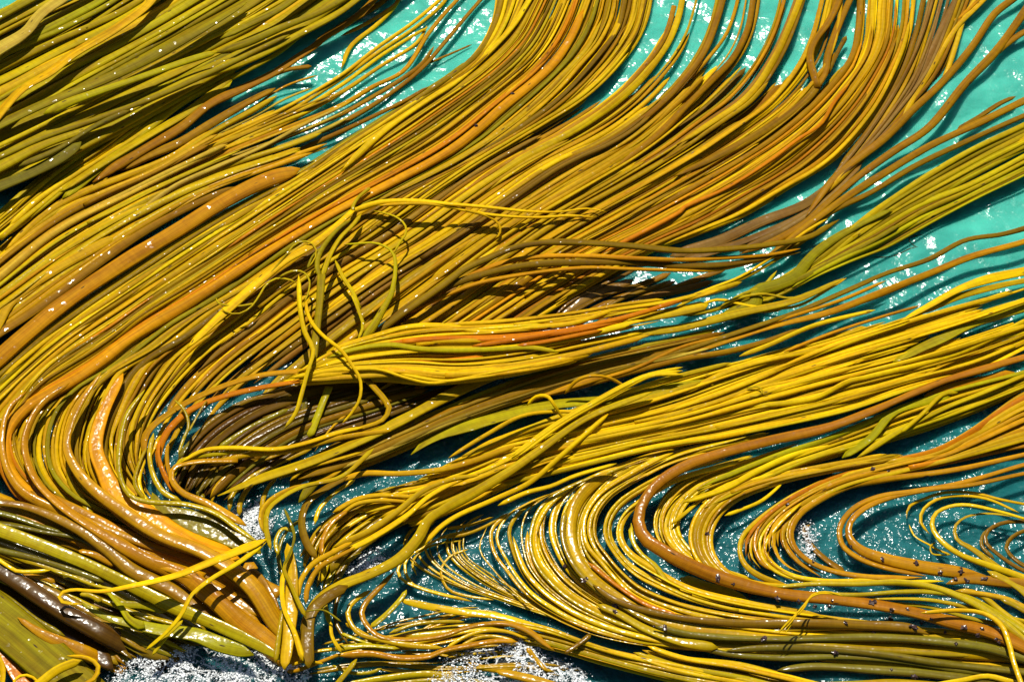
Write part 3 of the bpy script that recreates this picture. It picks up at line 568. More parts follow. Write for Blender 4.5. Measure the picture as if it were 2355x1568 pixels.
Fan([P('22|1000,1590 700,1510 400,1440 0,1390 -300,1300'), P('22|700,1640 300,1580 0,1520 -400,1380')], 8, 12, 'YLGY', .1, .05, wet=.55, under=4)
S(P('12|1720,1240 1640,1300 1540,1370'), 13, 'K', .18, wet=.4); S(P('12|1280,1330 1350,1420 1420,1490'), 12, 'G', .1, wet=.5)
S(P('12|1800,1700 1500,1600 1250,1530 1060,1490'), 24, 'A', .12, wet=.4, flat=.5); S(P('12|1500,1520 1300,1470 1050,1480 850,1430'), 14, 'G', .06, wet=.5)
S(P('12|900,1560 600,1510 300,1540 -60,1600'), 15, 'L', .06, wet=.6); S(P('12|1000,1600 700,1550 400,1570 150,1620'), 13, 'L', .05, wet=.6)
# ---- thick glossy tubes, bottom right ----------------------------------------------------------------------
plant('thick glossy olive kelp tubes lying level at the bottom right', (2354, 1510))
S(P('22|2480,1440 2354,1400 2100,1330 1800,1290 1500,1265 1100,1260 700,1270 300,1260 0,1230 -200,1180'), 24, 'N', .17, wet=.95, flat=.7, taper=(1.1, .6))
S(P('22|2480,1520 2354,1500 1800,1440 1400,1380 1000,1340 600,1330 300,1350'), 20, 'N', .15, wet=.95, flat=.7, taper=(1.1, .7))
S(P('22|2480,1560 2354,1530 1900,1480 1500,1420 1100,1390 700,1400 300,1370 0,1290 -300,1200'), 19, 'N', .14, wet=.95, flat=.65, taper=(1.2, .6))
S(P('22|2480,1630 2100,1565 1700,1510 1300,1480 900,1460 650,1485'), 26, 'N', .15, wet=.95, flat=.65, taper=(1.1, .7))
S(P('22|2480,1660 2000,1620 1500,1570 1250,1580'), 20, 'L', .15, wet=.9, flat=.6); S(P('22|2400,1600 2250,1560 2100,1525 1900,1560'), 13, 'Y', .18, wet=.8)
S(P('22|2354,1380 1900,1230 1500,1200 1100,1190 700,1210 500,1220'), 12, 'L', .14, wet=.9, flat=.6)
plant('glossy yellow kelp tubes looping over the bottom right corner', (2354, 1420))
S(P('22|2480,1400 2354,1280 2200,1150 2000,1020 1750,920 1500,880 1200,890 900,890 650,912'), 19, 'L', .22, wet=.85, flat=.6, taper=(1.1, .6))
S(P('22|2400,1250 2150,1080 1950,980 1700,945 1500,945 1200,965 850,955'), 16, 'L', .2, wet=.85, flat=.6, taper=(1.1, .6))
S(P('22|2340,1590 2280,1420 2250,1300 2200,1180 2080,1095 1900,1072 1640,1090'), 14, 'Y', .29, wet=.7, flat=.6, taper=(1.1, .6))
S(P('22|2450,1260 2200,1080 2050,965 1900,930'), 15, 'L', .2, wet=.85, flat=.6); S(P('22|2450,1090 2354,1050 2250,1000 2100,965 1880,935'), 14, 'G', .21, wet=.8, flat=.6)
S(P('22|2400,1100 2280,1030 2180,990'), 16, 'L', .22, wet=.8); S(P('22|2354,1150 2000,1060 1700,1000 1300,990'), 10, 'L', .17, wet=.8); S(P('22|2354,1200 2000,1130 1700,1050 1400,1020'), 11, 'L', .15, wet=.8)
S(P('22|2420,1000 2300,900 2100,800'), 22, 'L', .2, wet=.8, flat=.4)
solo('stubby brown frond end poking out among yellow tubes at right edge', P('22|2420,900 2300,885 2150,872 1950,860 1815,890'), 28, 'B', .2, flat=.5, wet=.5, tipfrac=.2)
solo('dark brown stout frond running below the speckled S bend frond', P('22|1700,1240 1600,1200 1200,1172 800,1160 400,1160 0,1125 -300,1060 -500,980 -620,890'), 22, 'K', .17, flat=.5, wet=.7, taper=(1.2, .6))
plant('thin yellow strand with split end draped over the speckled brown frond', (1930, 1360))
S(P('22|1110,975 1000,945 900,960 850,1020 780,1100 700,1180 660,1230'), 5, 'Y', .33); S(P('22|1080,965 960,955 880,985 840,1050 790,1110'), 4, 'Y', .34); S(P('22|790,1095 750,1150 690,1215'), 3, 'Y', .33); S(P('22|780,1100 740,1180 710,1225'), 3, 'Y', .32)
solo('flat lime blade tucked under the speckled brown frond', P('22|-20,850 150,910 350,970 500,1070 640,1130'), 25, 'V', .1, flat=.12, wet=.6)
# ---- bottom left stipes --------------------------------------------------------------------------------------
plant('massive orange gold kelp stipes fanning left from the foam at lower left', (620, 1440))
S(P('02|2060,1450 1860,1300 1650,1150 1450,970 1300,850 1000,720 750,570 500,410 350,290 250,180 190,50 170,-100', '90,935 160,880'), 29, 'A', [.08, .2, .24, .24, .24, .24], root=False, ends=(1.9, 1.7, 1.25, 1.1, .8, .6, .5), wet=.55, flat=.45)
S(P('02|2080,1330 1920,1170 1750,920 1600,790 1400,670 1100,550 850,390 650,240 520,90 460,-50 480,-180', '187,923 233,856'), 28, 'A', [.1, .24, .26, .26, .26, .26], root=False, ends=(1.6, 1.6, 1.3, 1.2, 1, .7, .5), wet=.6, flat=.45)
S(P('02|1650,720 1300,590 1000,410 800,270 710,100 660,-50 700,-250', '283,858'), 40, 'X', .2, ends=(1.2, 1.3, 1.3, 1.1, .9, .5), wet=.3, flat=.15)
S(P('02|1560,1180 1200,940 900,790 750,660 550,520 350,420 150,350 -60,325'), 26, 'B', [.1, .22, .23, .23], root=False, ends=(1.6, 1.4, 1, .8, .8), wet=.65, flat=.5)
S(P('02|1400,850 1000,715 800,620 600,480 300,340 150,250 60,130 20,0 15,-150', '20,940 60,900'), 23, 'A', .22, root=False, ends=(1.3, 1.2, 1, .8, .6), wet=.6, flat=.5)
S(P('02|700,600 450,480 250,430 100,400'), 14, 'B', .16, wet=.6); S(P('02|200,330 120,270 40,150 0,60 -20,-60'), 15, 'R', .18, wet=.4); S(P('02|800,760 650,690 540,660'), 17, 'A', .2, wet=.5)
S(P('02|640,430 560,300 500,220 470,130 490,20'), 15, 'L', .12, wet=.5); S(P('02|1900,1130 1850,1000 1780,860 1700,790'), 34, 'B', .18, wet=.5, flat=.3)
S(P('02|1920,980 1800,900 1720,800 1750,740'), 40, 'A', .16, wet=.5, flat=.25)
Fan([P('02|1850,1250 1400,1000 900,800 500,620 200,520 -60,430'), P('02|1800,950 1400,720 1000,560 700,380 480,220 400,60')], 9, 26, 'BAKAG', .12, .04, wet=.6, flat=.45, fork=0, under=5, ends=(1.3, 1.2, 1, .7))
solo('long flat lime yellow blade with white glare in the lower left', P('02|2000,1440 1850,1350 1500,1175 1200,1050 900,900 600,755 300,630 0,520 -120,470'), 30, 'L', .25, flat=.25, wet=.75, ends=(.6, 1, 1, 1.1, 1.1))
plant('dark chocolate brown kelp stipes at the left edge near the bottom', (330, 1490))
S(P('02|1150,1460 1010,1390 700,1225 400,1060 150,890 -60,760'), 44, 'D', [-.1, .2, .25, .25, .25], root=False, flat=.6, wet=.8, taper=(1.1, .9)); S(P('02|1240,1400 1090,1320 800,1180 500,1020 200,870 -60,730'), 27, 'K', [-.1, .16, .22, .22], root=False, flat=.6, wet=.8)
S(P('02|600,1180 400,1090 150,930 -60,830'), 14, 'O', .2, wet=.8); S(P('02|450,1250 250,1140 80,1010 -60,920'), 15, 'O', .18, wet=.8)
Fan([P('02|1150,1420 600,1180 200,1000 -60,850'), P('02|1500,1250 1000,980 500,760 -60,560')], 10, 20, 'KOLNK', .1, .05, wet=.75, flat=.5, fork=0, under=7)
solo('glossy orange frond stub above the mottled sheet at bottom left', P('02|860,1490 780,1450 550,1350 300,1240 120,1120'), 34, 'A', [-.05, .18, .24, .24], root=False, flat=.55, wet=.8, ends=(1.1, 1.1, .9, .4))
solo('mottled olive sheet like blade in the bottom left corner', P('02|700,1750 400,1480 150,1260 -150,1020'), 108, 'O', .22, flat=.05, wet=.1, roll=.1)
solo('orange blade edge showing under the olive sheet in the bottom left corner', P('02|260,1700 120,1500 20,1300 -80,1150'), 40, 'R', .2, flat=.1, wet=.5)
plant('lime green forked kelp blade behind the yellow ribbon at lower left', (560, 1490))
S(P('02|1750,1380 1500,1300 1350,1240 1100,1205 900,1160 750,1125 640,1070 560,1020'), 30, 'V', .24, flat=.15, wet=.5, ends=(.7, 1.1, 1.2, 1.1, .6, .45)); S(P('02|1000,1190 890,1130 830,1040 750,950 680,890'), 16, 'V', .27, flat=.2, ends=(1.4, 1, .8, .4), name='branch')
S(P('02|1150,1080 1000,1040 850,1030 650,1010'), 18, 'V', .2, flat=.2, wet=.4)
plant('bright yellow ribbon kelp strand stretched across the orange stipes at lower left', (608, 1240))
S(P('02|1840,580 1500,720 1200,835 900,905 700,940 500,930 420,955 408,1000 470,1022 570,1030'), 17, 'Y', [.34, .42, .44, .42, .38, .34], flat=.2, ends=(1.5, 1.3, 1.1, .8, .55, .6), roll=.2, wet=.1)
S(P('02|1835,600 1650,740 1450,860 1320,970 1250,1100 1150,1220 1000,1350'), 11, 'Y', [.34, .42, .42, .38, .3], flat=.3, roll=.2); S(P('02|1260,1140 1150,1250 1050,1380'), 9, 'L', .3, flat=.3)
plant('small yellow strands curling in the glare at the left edge near bottom', (40, 1310))
S(P('02|0,730 60,770 110,800 230,805 350,795'), 11, 'Y', .28, wet=.5); S(P('02|350,795 500,840 650,900 800,930'), 9, 'L', .27, wet=.5); S(P('02|380,880 300,850 150,830'), 13, 'A', .24, wet=.6)
S(P('02|660,900 550,860 430,830'), 20, 'N', .22, wet=.9, flat=.7); S(P('02|0,660 250,720 500,800 720,880'), 16, 'N', .23, wet=.9, flat=.7); S(P('02|700,1010 620,970 550,960'), 12, 'L', .25, wet=.8)
S(P('02|1230,1170 1000,1110 800,1040 650,980'), 12, 'L', .22, wet=.8); S(P('02|-60,470 100,490 300,530 560,580 700,660'), 16, 'N', .17, wet=.9, flat=.6); S(P('02|-60,390 100,430 300,500 450,540'), 15, 'N', .18, wet=.9, flat=.6)
plant('short yellow kelp strands bent over the bottom left corner', (90, 1568))
S(P('02|240,1600 400,1480 560,1415'), 16, 'Y', .33, flat=.35, taper=(1, 1.2)); S(P('02|460,1385 600,1400 675,1450 660,1530 570,1590'), 10, 'G', .28); S(P('02|10,1600 20,1480 -20,1380'), 15, 'Y', .3); S(P('02|90,1620 110,1540 200,1520 280,1580'), 7, 'Y', .3)
# ---- around the hollow, lower left centre ------------------------------------------------------------------------
plant('olive kelp fronds and dark triangular blade around the bright splash left of centre', (560, 1240))
S(P('02|1800,680 1500,510 1300,450 1100,380 1050,260'), 50, 'O', .17, flat=.08, wet=.4, ends=(.5, 1.2, 1.3, 1, .4))
S(P('02|1790,610 1650,520 1500,410 1300,345 1000,320 890,275 825,130 825,-60', '290,956 333,896'), 13, 'L', .27, wet=.4); S(P('02|1700,490 1450,345 1250,255 1180,160 1200,90 1350,50 1640,40'), 18, 'A', .24, ends=(1.2, 1, .8, .8, .9), tip=False, flat=.4, wet=.4)
S(P('02|1250,320 1130,260 1060,150 1030,0 1060,-150'), 13, 'L', .22, wet=.4); S(P('02|1200,260 1130,130 1090,0 1100,-100'), 12, 'R', .2); S(P('02|1230,240 1170,130 1150,0 1160,-80'), 11, 'A', .2)
S(P('02|1000,310 930,200 960,60 1010,-50'), 10, 'L', .2, wet=.4); S(P('02|1080,390 1000,300 960,180 1000,20'), 10, 'Y', .18, wet=.4); S(P('02|1190,180 1230,60 1330,20 1550,-10 1750,-40'), 11, 'L', .22)
for a in ('1460,340 1480,240 1600,120 1750,60 2000,-30', '1580,400 1600,280 1720,160 1900,70 2150,-40', '1650,420 1660,320 1740,200 1830,150', '1800,400 1820,290 1860,210 1910,160'): S(P('02|'+a), 11, 'G', .12, wet=.4)
S(P('02|1400,310 1370,240 1390,150'), 16, 'O', .08, wet=.5)
plant('olive gold kelp fronds hooped over the white water at centre bottom left', (630, 1190))
S(P('02|1870,660 1835,500 1850,380 1950,290 2100,215 2354,150', '860,1030'), 13, 'L', .3, flat=.3, hump=.04); S(P('02|1820,540 1800,420 1850,330 2000,240 2200,190 2354,110'), 12, 'G', .26)
S(P('02|2190,720 2110,600 2080,450 2120,330 2250,230 2400,150'), 20, 'K', .27, flat=.3); S(P('02|2220,700 2220,600 2280,480 2400,380'), 12, 'A', .25, wet=.5); S(P('02|2170,480 2200,380 2300,270 2450,170'), 10, 'Y', .22, wet=.5)
S(P('02|2050,1000 2070,880 2150,760 2300,670 2430,600'), 13, 'G', .28); S(P('02|2110,1030 2120,920 2200,780 2354,690 2450,640'), 12, 'A', .27); S(P('02|1920,690 1900,600 1950,510 2030,530'), 10, 'L', .24, wet=.6)
S(P('02|1960,370 2000,460 2030,560 2010,650 1960,760'), 7, 'O', .34); S(P('02|2000,180 2100,100 2300,40 2500,-20'), 9, 'G', .2)
plant('upright yellow kelp straps standing above the foam at bottom, left of centre', (680, 1500))
S(P('02|1960,1480 1990,1250 2010,1000 2010,800 1980,610'), 30, 'G', .3, flat=.2, wet=.3, ends=(.8, 1, 1.1, 1, .7)); S(P('02|2090,1420 2030,1220 1960,1060 1945,900 1960,790'), 13, 'Y', .34, flat=.3)
S(P('02|2110,1120 2050,1000 2000,880 1960,790 2020,640'), 10, 'L', .35); S(P('02|1900,1430 1930,1200 1950,1050'), 12, 'L', .28, wet=.5)
S(P('02|2130,1470 2120,1250 2140,1100 2230,1000 2400,900'), 28, 'K', .28, flat=.2, wet=.2); S(P('02|2354,1360 2290,1250 2280,1150'), 9, 'Y', .24)
S(P('02|2010,1450 2100,1420 2230,1440'), 7, 'Y', .2); S(P('02|2010,1500 2200,1430 2354,1370'), 9, 'A', .2); S(P('02|2354,1150 2230,1070 2100,1080'), 4, 'O', .34)
# ---- loose strands above the centre ----------------------------------------------------------------------------
def Z(s): return np.array([(470.8+.2002*x, 431.6+.2002*y) for x, y in T(s)])
J = lambda *a: np.vstack(a)
plant('pale yellow broad kelp frond whose tip strands trail right across the brown flow', (500, 732))
S(J(P('430,800'), Z('150,1500 600,1100 900,850 1250,650 1550,400 1700,260')), 24, 'Y', .22, flat=.3, tip=False, ends=(.7, 1, 1.1, 1, .7))
S(J(Z('1640,330 1700,260'), P('10|100,1450 250,1402 500,1388 750,1410 1000,1430 1300,1460 1500,1462 1700,1440 1830,1462')), 10, 'Y', [0.179, 0.250, 0.281, 0.257, 0.203, 0.156], ends=(1.4, 1.2, .9, .6, .3), name='branch')
S(P('10|250,1420 500,1405 700,1420 900,1462 1100,1490 1400,1500 1550,1490 1750,1500'), 8, 'Y', [0.250, 0.265, 0.234, 0.187, 0.140], name='branch'); S(P('10|850,1450 1000,1490 1070,1530 1095,1568 1090,1620 1060,1650'), 6, 'Y', [0.265, 0.250, 0.203, 0.140], name='branch')
S(Z('1700,280 1700,220 1760,120 1900,0'), 9, 'L', .22, name='branch')
plant('grey olive kelp stalk with a Y fork above the middle of the picture', (725, 830))
S(J(P('720,835'), Z('1270,1750 1320,1300 1340,1000')), 18, 'O', [0.316, 0.316, 0.295], flat=.35, tip=False, taper=(1, 1), name='stalk'); S(Z('1330,1040 1290,920 1310,780 1420,600 1560,450 1680,370'), 11, 'O', [0.295, 0.253, 0.211], name='branch'); S(Z('1345,1040 1380,930 1440,770 1560,570 1700,430 1800,300'), 11, 'L', [0.295, 0.264, 0.211], name='branch')
solo('bright yellow strand hanging straight down beside the grey Y fork', P('01|2060,330 2070,560 2100,720 2160,850 2120,1000 2080,1150 2040,1280 1960,1390'), 11, 'Y', [0.316, 0.380, 0.400, 0.400, 0.358, 0.295], flat=.4)
solo('thin yellow strand winding down past the left end of the level bundle', P('01|2135,480 2110,530 2140,640 2220,740 2354,850', '11|80,960 130,1050 130,1170 80,1270 0,1360'), 8, 'Y', [0.295, 0.358, 0.400, 0.400, 0.358, 0.274])
plant('wiry yellow kelp loops lying on the pale broad frond above centre', (560, 700))
S(Z('850,1030 1000,960 1130,970 1200,1060 1190,1200 1140,1320'), 5, 'L', .25); S(Z('1060,1100 950,1050 800,1050 700,1120 620,1250 520,1380 380,1450 250,1430 170,1370'), 5, 'L', .24); S(Z('580,1330 380,1360 220,1345 150,1320 130,1265'), 5, 'L', .23)
S(Z('700,1050 800,930 950,750 1050,640 1170,620 1270,680 1270,800 1180,930'), 4.5, 'L', .25); S(Z('1180,930 1230,800 1330,690'), 6, 'O', .23)
plant('yellow strand that hooks up right of the grey Y fork', (840, 775))
S(J(P('11|140,790 210,700 280,580 350,450'), Z('2160,1150 2190,950 2170,760 2100,690 1950,635 1800,640 1600,655')), 11, 'L', [0.203, 0.250, 0.281, 0.281, 0.250, 0.203], ends=(1.9, 1.3, .9, .7, .5)); S(Z('2170,760 2200,700 2260,600 2310,530 2300,430 2200,340 2050,290 1940,270'), 5, 'L', [0.273, 0.273, 0.250, 0.218], name='branch')
solo('straight yellow strand slanting down right between the fork and the hooked strand', J(Z('1490,820 1600,1050 1700,1200 1790,1420'), P('11|80,470 130,600 150,680 110,790')), 9, 'L', [0.187, 0.250, 0.265, 0.234], root=True)
solo('stout golden strand with a cut end bent like an elbow below the level bundle', P('11|-60,1440 150,1380 290,1325 330,1250 300,1190 230,1110 170,1045'), 15, 'G', [0.172, 0.218, 0.250, 0.250], tip=False, ends=(.6, .8, 1.1, 1.2))
solo('short cut grey yellow stalk standing below the level bundle', P('01|2130,1450 2180,1330 2230,1200 2270,1100'), 20, 'V', [0.140, 0.218], tip=False, flat=.4, wet=.4)
solo('second short grey stalk left of the cut one below the level bundle', P('01|2050,1500 2080,1380 2090,1260 2110,1170'), 19, 'N', [0.094, 0.156], flat=.4, wet=.4)
solo('yellow arch standing up over a dark hole right of centre', P('11|1540,1150 1620,1060 1720,1025 1850,1040 1960,1100'), 8, 'G', .2, hump=.09); solo('small yellow hoop bent over the lime blade', P('11|1280,1230 1340,1170 1420,1165 1470,1230 1510,1290 1555,1335'), 8, 'Y', .22, hump=.08)
solo('tiny forked yellow strand rising from the dark hollow left of centre', P('01|1230,1568 1270,1450 1300,1380 1290,1300 1250,1230 1200,1190'), 7, 'L', .26, wet=.6)
solo('tiny yellow strand leaning right in the dark hollow left of centre', P('01|1300,1410 1350,1320 1390,1250 1430,1190'), 5, 'L', .26, wet=.6)
plant('yellow olive kelp fronds sweeping out of the dark hollow below the widest olive frond', (470, 1110))
S(P('01|1250,1620 1400,1540 1600,1520 1900,1530 2100,1490 2354,1410', '11|150,1380'), 12, 'Y', .24); S(P('01|1450,1640 1700,1570 2000,1540 2354,1450', '900,990'), 13, 'G', .22); S(P('01|1480,1500 1580,1400 1800,1280 1980,1180'), 14, 'O', .12); S(P('01|1500,1530 1700,1400 2000,1250'), 13, 'O', .14, wet=.4)
S(P('01|1230,1600 1330,1470 1500,1350 1640,1300'), 15, 'N', .12, wet=.4); S(P('01|1780,1560 1950,1420 2100,1330 2354,1230'), 14, 'K', .1, wet=.4)
S(P('02|2000,230 2120,100 2354,-60', '960,960'), 28, 'K', .14, flat=.4); S(P('02|2060,330 2200,160 2400,20', '900,1020 1000,980'), 22, 'O', .13)
plant('dark kelp tubes with shade put into their colour, in the hollow under the orange loop', (430, 1110))
Fan([P('385,1130 410,1055 460,990 550,930 670,890 800,868 950,850'), P('520,1150 620,1080 740,1010 880,960 1000,915 1120,875')], 25, 15, 'KDKND', .1, .04, wet=.25, under=14, s1=(.6, 1), s0=(0, .12), fork=.05)  # the loops' shade is put into these dark browns, laid over the golden fronds
plant('wet mauve brown kelp fronds showing between teal slivers below the arching fronds', (1200, 760))
Fan([P('1100,770 1200,700 1320,640 1440,590'), P('1230,760 1330,690 1450,640 1560,590'), P('1380,750 1500,690 1600,660 1780,590')], 13, 15, 'MKBKM', .02, .03, wet=.4, s0=(0, .3), s1=(.6, 1), fork=.05)
solo('fine dark wisps of drift weed on open teal water at right', P('20|2300,990 2200,1040 2100,1020 2000,1080'), 2, 'D', .01, flat=.5); 
solo('hair thin dark weed strand on the teal water above the brown pair', P('21|1740,160 1600,140 1450,200 1300,210'), 2, 'D', .01, flat=.5)
solo('short hair thin dark weed strand near the fork of olive fronds', P('21|1660,50 1560,80 1600,130 1680,150'), 1.6, 'D', .01, flat=.5)
plant('dark olive kelp strands crowded in the shade of the big curved fold', (690, 1330))
Fan([P('690,1330 720,1230 800,1160 900,1120 1050,1080'), P('760,1400 800,1300 900,1220 1000,1170 1120,1120')], 15, 11, 'KLGOY', .06, .05, wet=.4, under=7, s0=(0, .2), s1=(.7, 1))
plant('small yellow strands weaving past the foam at the bottom left of centre', (700, 1540))
Fan([P('690,1490 800,1465 950,1435 1100,1410 1300,1440'), P('690,1560 850,1545 1000,1555 1200,1540 1350,1560')], 12, 9, 'LGYK', .03, .04, wet=.6, s0=(0, .4), s1=(.6, 1), cross=.3, wander=1.4)
plant('thread thin yellow strands drifting through the glinting pool at bottom centre', (1500, 1490))
Fan([P('1500,1490 1300,1430 1150,1380 1000,1330 930,1280 920,1240 960,1200 1100,1150'), P('1600,1490 1400,1440 1250,1390 1130,1320 1070,1270 1080,1210 1150,1170')], 12, 5, 'YLYG', .02, .02, wet=.6, s0=(0, .3), s1=(.75, 1), fork=0)
plant('slack olive strands floating beside the upright straps left of the fold', (640, 1300))
S(P('650,1330 640,1270 660,1220 700,1190'), 10, 'O', .1, wet=.5); S(P('760,1440 745,1370 770,1310 830,1270'), 12, 'L', .1, wet=.5); S(P('800,1480 770,1420 790,1350 860,1300'), 9, 'K', .08, wet=.5); S(P('690,1280 730,1230 780,1200 860,1190'), 9, 'G', .09, wet=.5)
plant('yellow kelp strands nested inside the rust orange S bend at lower right', (1700, 1340))
Fan([P('1750,1355 1600,1310 1540,1275 1510,1235 1505,1190 1530,1140 1600,1090 1720,1050 1850,1010'), P('1780,1345 1630,1295 1580,1255 1560,1215 1575,1165 1630,1115 1750,1070 1900,1025')], 10, 8.5, 'YGLY', .05, .05, wet=.4, s0=(0, .1), s1=(.75, 1))
plant('brown and olive kelp straps piled under the dark stipes in the bottom left', (300, 1540))
Fan([P('02|650,1520 450,1370 100,1150 -60,1060'), P('02|1150,1360 1000,1230 500,950 -60,640')], 11, 23, 'KBLOD', .07, .05, wet=.6, flat=.35, fork=0, under=6)

# ================================================================== foam and small life
PHI = (1+5**.5)/2
ICO_V = np.array([(-1, PHI, 0), (1, PHI, 0), (-1, -PHI, 0), (1, -PHI, 0), (0, -1, PHI), (0, 1, PHI), (0, -1, -PHI), (0, 1, -PHI), (PHI, 0, -1), (PHI, 0, 1), (-PHI, 0, -1), (-PHI, 0, 1)])/math.sqrt(1+PHI*PHI)
ICO_F = np.array([(0, 11, 5), (0, 5, 1), (0, 1, 7), (0, 7, 10), (0, 10, 11), (1, 5, 9), (5, 11, 4), (11, 10, 2), (10, 7, 6), (7, 1, 8), (3, 9, 4), (3, 4, 2), (3, 2, 6), (3, 6, 8), (3, 8, 9), (4, 9, 5), (2, 4, 11), (6, 2, 10), (8, 6, 7), (9, 8, 1)])
def bubble_material():
    m, n, b, add, L = nodes('bubbles'); b.inputs['Base Color'].default_value = (.82, .85, .86, 1); b.inputs['Roughness'].default_value = .15; b.inputs['IOR'].default_value = 1.33
    return m
BUB = bubble_material()
def foam(label, poly, count, z=.05, rmax=.006, seed=1):
    """churned water with a froth of bubbles: a lumpy skin plus packed bubbles, one mass"""
    r = np.random.default_rng(seed); poly = np.array(poly, float)
    lo, hi = poly.min(0), poly.max(0)
    def inside(p):
        c = np.zeros(len(p), bool); j = len(poly)-1
        for i in range(len(poly)):
            a, b = poly[i], poly[j]
            hit = ((a[1] > p[:, 1]) != (b[1] > p[:, 1])) & (p[:, 0] < (b[0]-a[0])*(p[:, 1]-a[1])/(b[1]-a[1]+1e-9)+a[0]); c ^= hit; j = i
        return c
    def depth(p):                       # distance to the outline
        d = np.full(len(p), 1e9)
        for i in range(len(poly)):
            a, b = poly[i-1], poly[i]; u = np.clip(((p-a) @ (b-a))/((b-a) @ (b-a)+1e-9), 0, 1)
            d = np.minimum(d, np.linalg.norm(p-a-u[:, None]*(b-a), axis=1))
        return np.where(inside(p), d, 0)
    ks = r.uniform(.01, .06, (9, 2))*r.choice([-1, 1], (9, 2)); ph = r.uniform(0, 6.3, 9)
    def field(p): return sum(np.sin(p @ k+f) for k, f in zip(ks, ph))/3
    def height(p): return z*(.75+.25*np.clip(field(p), -1, 1))*np.clip(depth(p)/30, 0, 1)**.7+.004
    # the lacy film: a lumpy skin whose density fades towards the rim
    step = 4.0; gx = np.arange(lo[0], hi[0]+step, step); gy = np.arange(lo[1], hi[1]+step, step); nx, ny = len(gx), len(gy)
    G = np.stack(np.meshgrid(gx, gy), -1).reshape(-1, 2); c = ground(G, height(G)+r.normal(0, .0025, len(G)))
    dens = np.clip(depth(G)/26, 0, 1); ii = (np.arange(ny-1)[:, None]*nx+np.arange(nx-1)[None, :]).ravel(); q = np.stack([ii, ii+nx, ii+nx+1, ii+1], 1)
    q = q[(dens[q] > 0).any(1)]; used = np.unique(q); back = np.full(len(G), -1); back[used] = np.arange(len(used))
    org = c[used].mean(0); org[2] = 0
    o = link_mesh('sea_foam', c[used]-org, back[q], FOAM); o.location = org; o['kind'] = 'stuff'; o['label'] = label; o['category'] = 'foam'
    at = o.data.attributes.new('froth', 'FLOAT', 'POINT'); at.data.foreach_set('value', dens[used].astype(np.float32))
    # bubbles riding on it
    pts = []
    while sum(map(len, pts)) < count:
        p = r.uniform(lo, hi, (4000, 2)); p = p[depth(p) > r.uniform(0, 30, len(p))]
        p = p[r.random(len(p)) < np.exp(-(field(p)/.7)**2)+.05]; pts.append(p)
    p = np.vstack(pts)[:count]; c = ground(p, height(p)+r.uniform(0, .004, count)); rad = rmax*r.random(count)**3+.0014
    v = (c[:, None, :]+ICO_V[None]*rad[:, None, None]*np.array([1, 1, .75])).reshape(-1, 3)
    q = (np.arange(count)[:, None, None]*12+ICO_F[None]).reshape(-1, 3)
    b = link_mesh('bubbles', v-org, [], BUB, o, None, q); b['kind'] = 'stuff'
foam('white sea foam along the bottom edge left of centre', [(230, 1560), (280, 1505), (360, 1465), (450, 1455), (540, 1470), (620, 1475), (700, 1510), (740, 1570), (720, 1640), (240, 1640)], 5000, .075, seed=2)
foam('white sea foam at the bottom edge right of the golden bowl of fronds', [(960, 1570), (1010, 1505), (1110, 1465), (1200, 1445), (1270, 1490), (1360, 1540), (1380, 1630), (960, 1640)], 3500, .065, seed=3)
foam('bright white splash in the hollow left of centre', [(500, 1210), (540, 1150), (600, 1135), (640, 1180), (630, 1240), (590, 1265), (540, 1250)], 1500, .05, seed=4)
foam('small white splash below the shaded yellow curve', [(780, 1310), (820, 1262), (880, 1250), (900, 1280), (870, 1330), (810, 1345)], 700, .05, seed=5)
foam('small white splash inside the brown loops at right', [(1815, 1200), (1850, 1180), (1885, 1200), (1895, 1260), (1875, 1310), (1835, 1300)], 400, .05, seed=6)
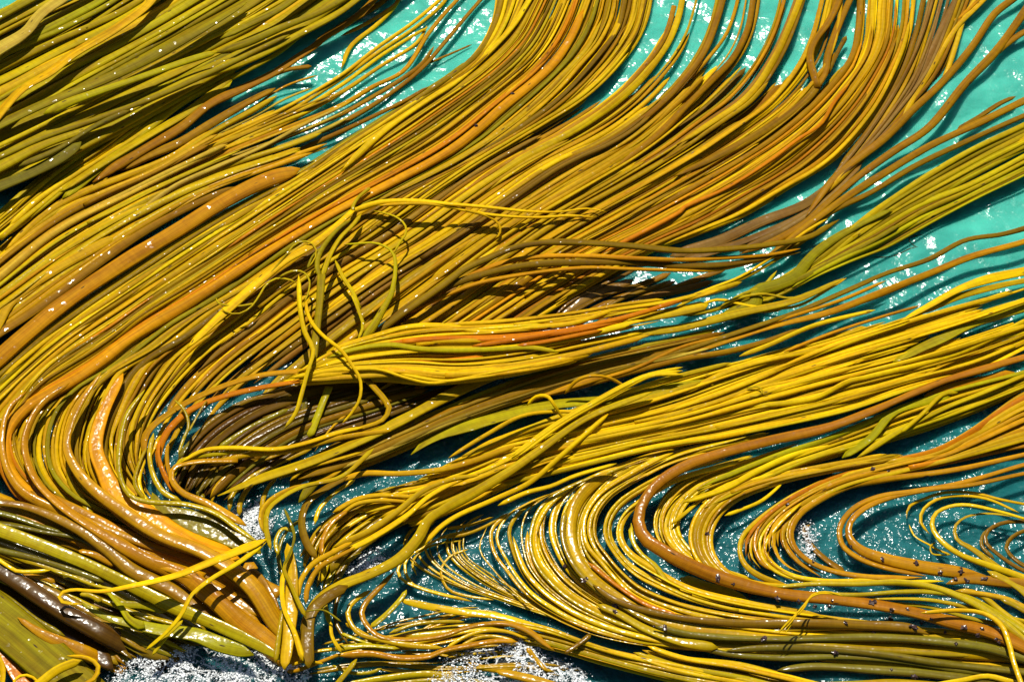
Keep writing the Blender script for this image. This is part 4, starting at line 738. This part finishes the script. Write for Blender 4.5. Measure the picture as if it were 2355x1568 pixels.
def tuft_material():
    m, n, b, add, L = nodes('tuft'); t = add('ShaderNodeTexNoise'); t.inputs['Scale'].default_value = 220
    r = ramp(add, [(.35, (.018, .010, .012, 1)), (.7, (.10, .05, .04, 1))]); L(t.outputs[0], r.inputs[0]); L(r.outputs[0], b.inputs['Base Color']); b.inputs['Roughness'].default_value = .3
    return m
TUFT = tuft_material()
def tufts():
    import bmesh
    ms = []
    for k in range(5):
        bm = bmesh.new(); bmesh.ops.create_icosphere(bm, subdivisions=2, radius=1); r = random.Random(k)
        for v in bm.verts: v.co *= r.choice((.55, .8, 1.0, 1.45)); v.co.z *= .7
        me = bpy.data.meshes.new('epiphyte_tuft'); bm.to_mesh(me); bm.free(); me.materials.append(TUFT); ms.append(me)
    bpy.context.view_layer.update(); dg = bpy.context.evaluated_depsgraph_get()
    spots = P('22|460,970 655,990 800,1010 915,1045 1010,1045 1030,1005 1305,1022 1440,1070 1430,1130 1400,1135 1550,1065 1580,1180 1600,1190 1650,1160 1715,1130 1810,1220 1940,1190 2065,1200 2035,1240 2165,1270 560,1270 1050,1360 1440,1480 1595,1530 350,890 245,850 170,545 1020,770 1160,630 1610,750 1380,720 1775,812 1920,780 1920,810 1960,870 2080,855 1420,110 1310,100 725,350 1125,1160 1320,1225 1885,1300 900,740 1880,860 2180,1290', '12|1690,850 1670,865 1540,770 1900,1040 2160,1180 2230,1190 1890,1080', '10|930,870 1180,650 990,655')
    r = random.Random(5)
    for i, p in enumerate(spots):
        g = ground(np.array([p]), np.array([0.0]))[0]; d = g-cam_loc; d /= np.linalg.norm(d)
        hit, loc, nor, *_ = SC.ray_cast(dg, cam_loc.tolist(), d.tolist())
        if not hit: continue
        o = bpy.data.objects.new('epiphyte_tuft', ms[i % 5]); COL.objects.link(o); s = r.uniform(.007, .015)
        o.location = loc; o.scale = (s*r.uniform(.8, 1.4), s, s); o.rotation_euler = (r.uniform(-.4, .4), r.uniform(-.4, .4), r.uniform(0, 6.3))
        o['label'] = 'tiny dark red brown tuft clinging to a wet kelp frond'; o['category'] = 'epiphyte'; o['group'] = 'dark tufts growing on the fronds'
tufts()
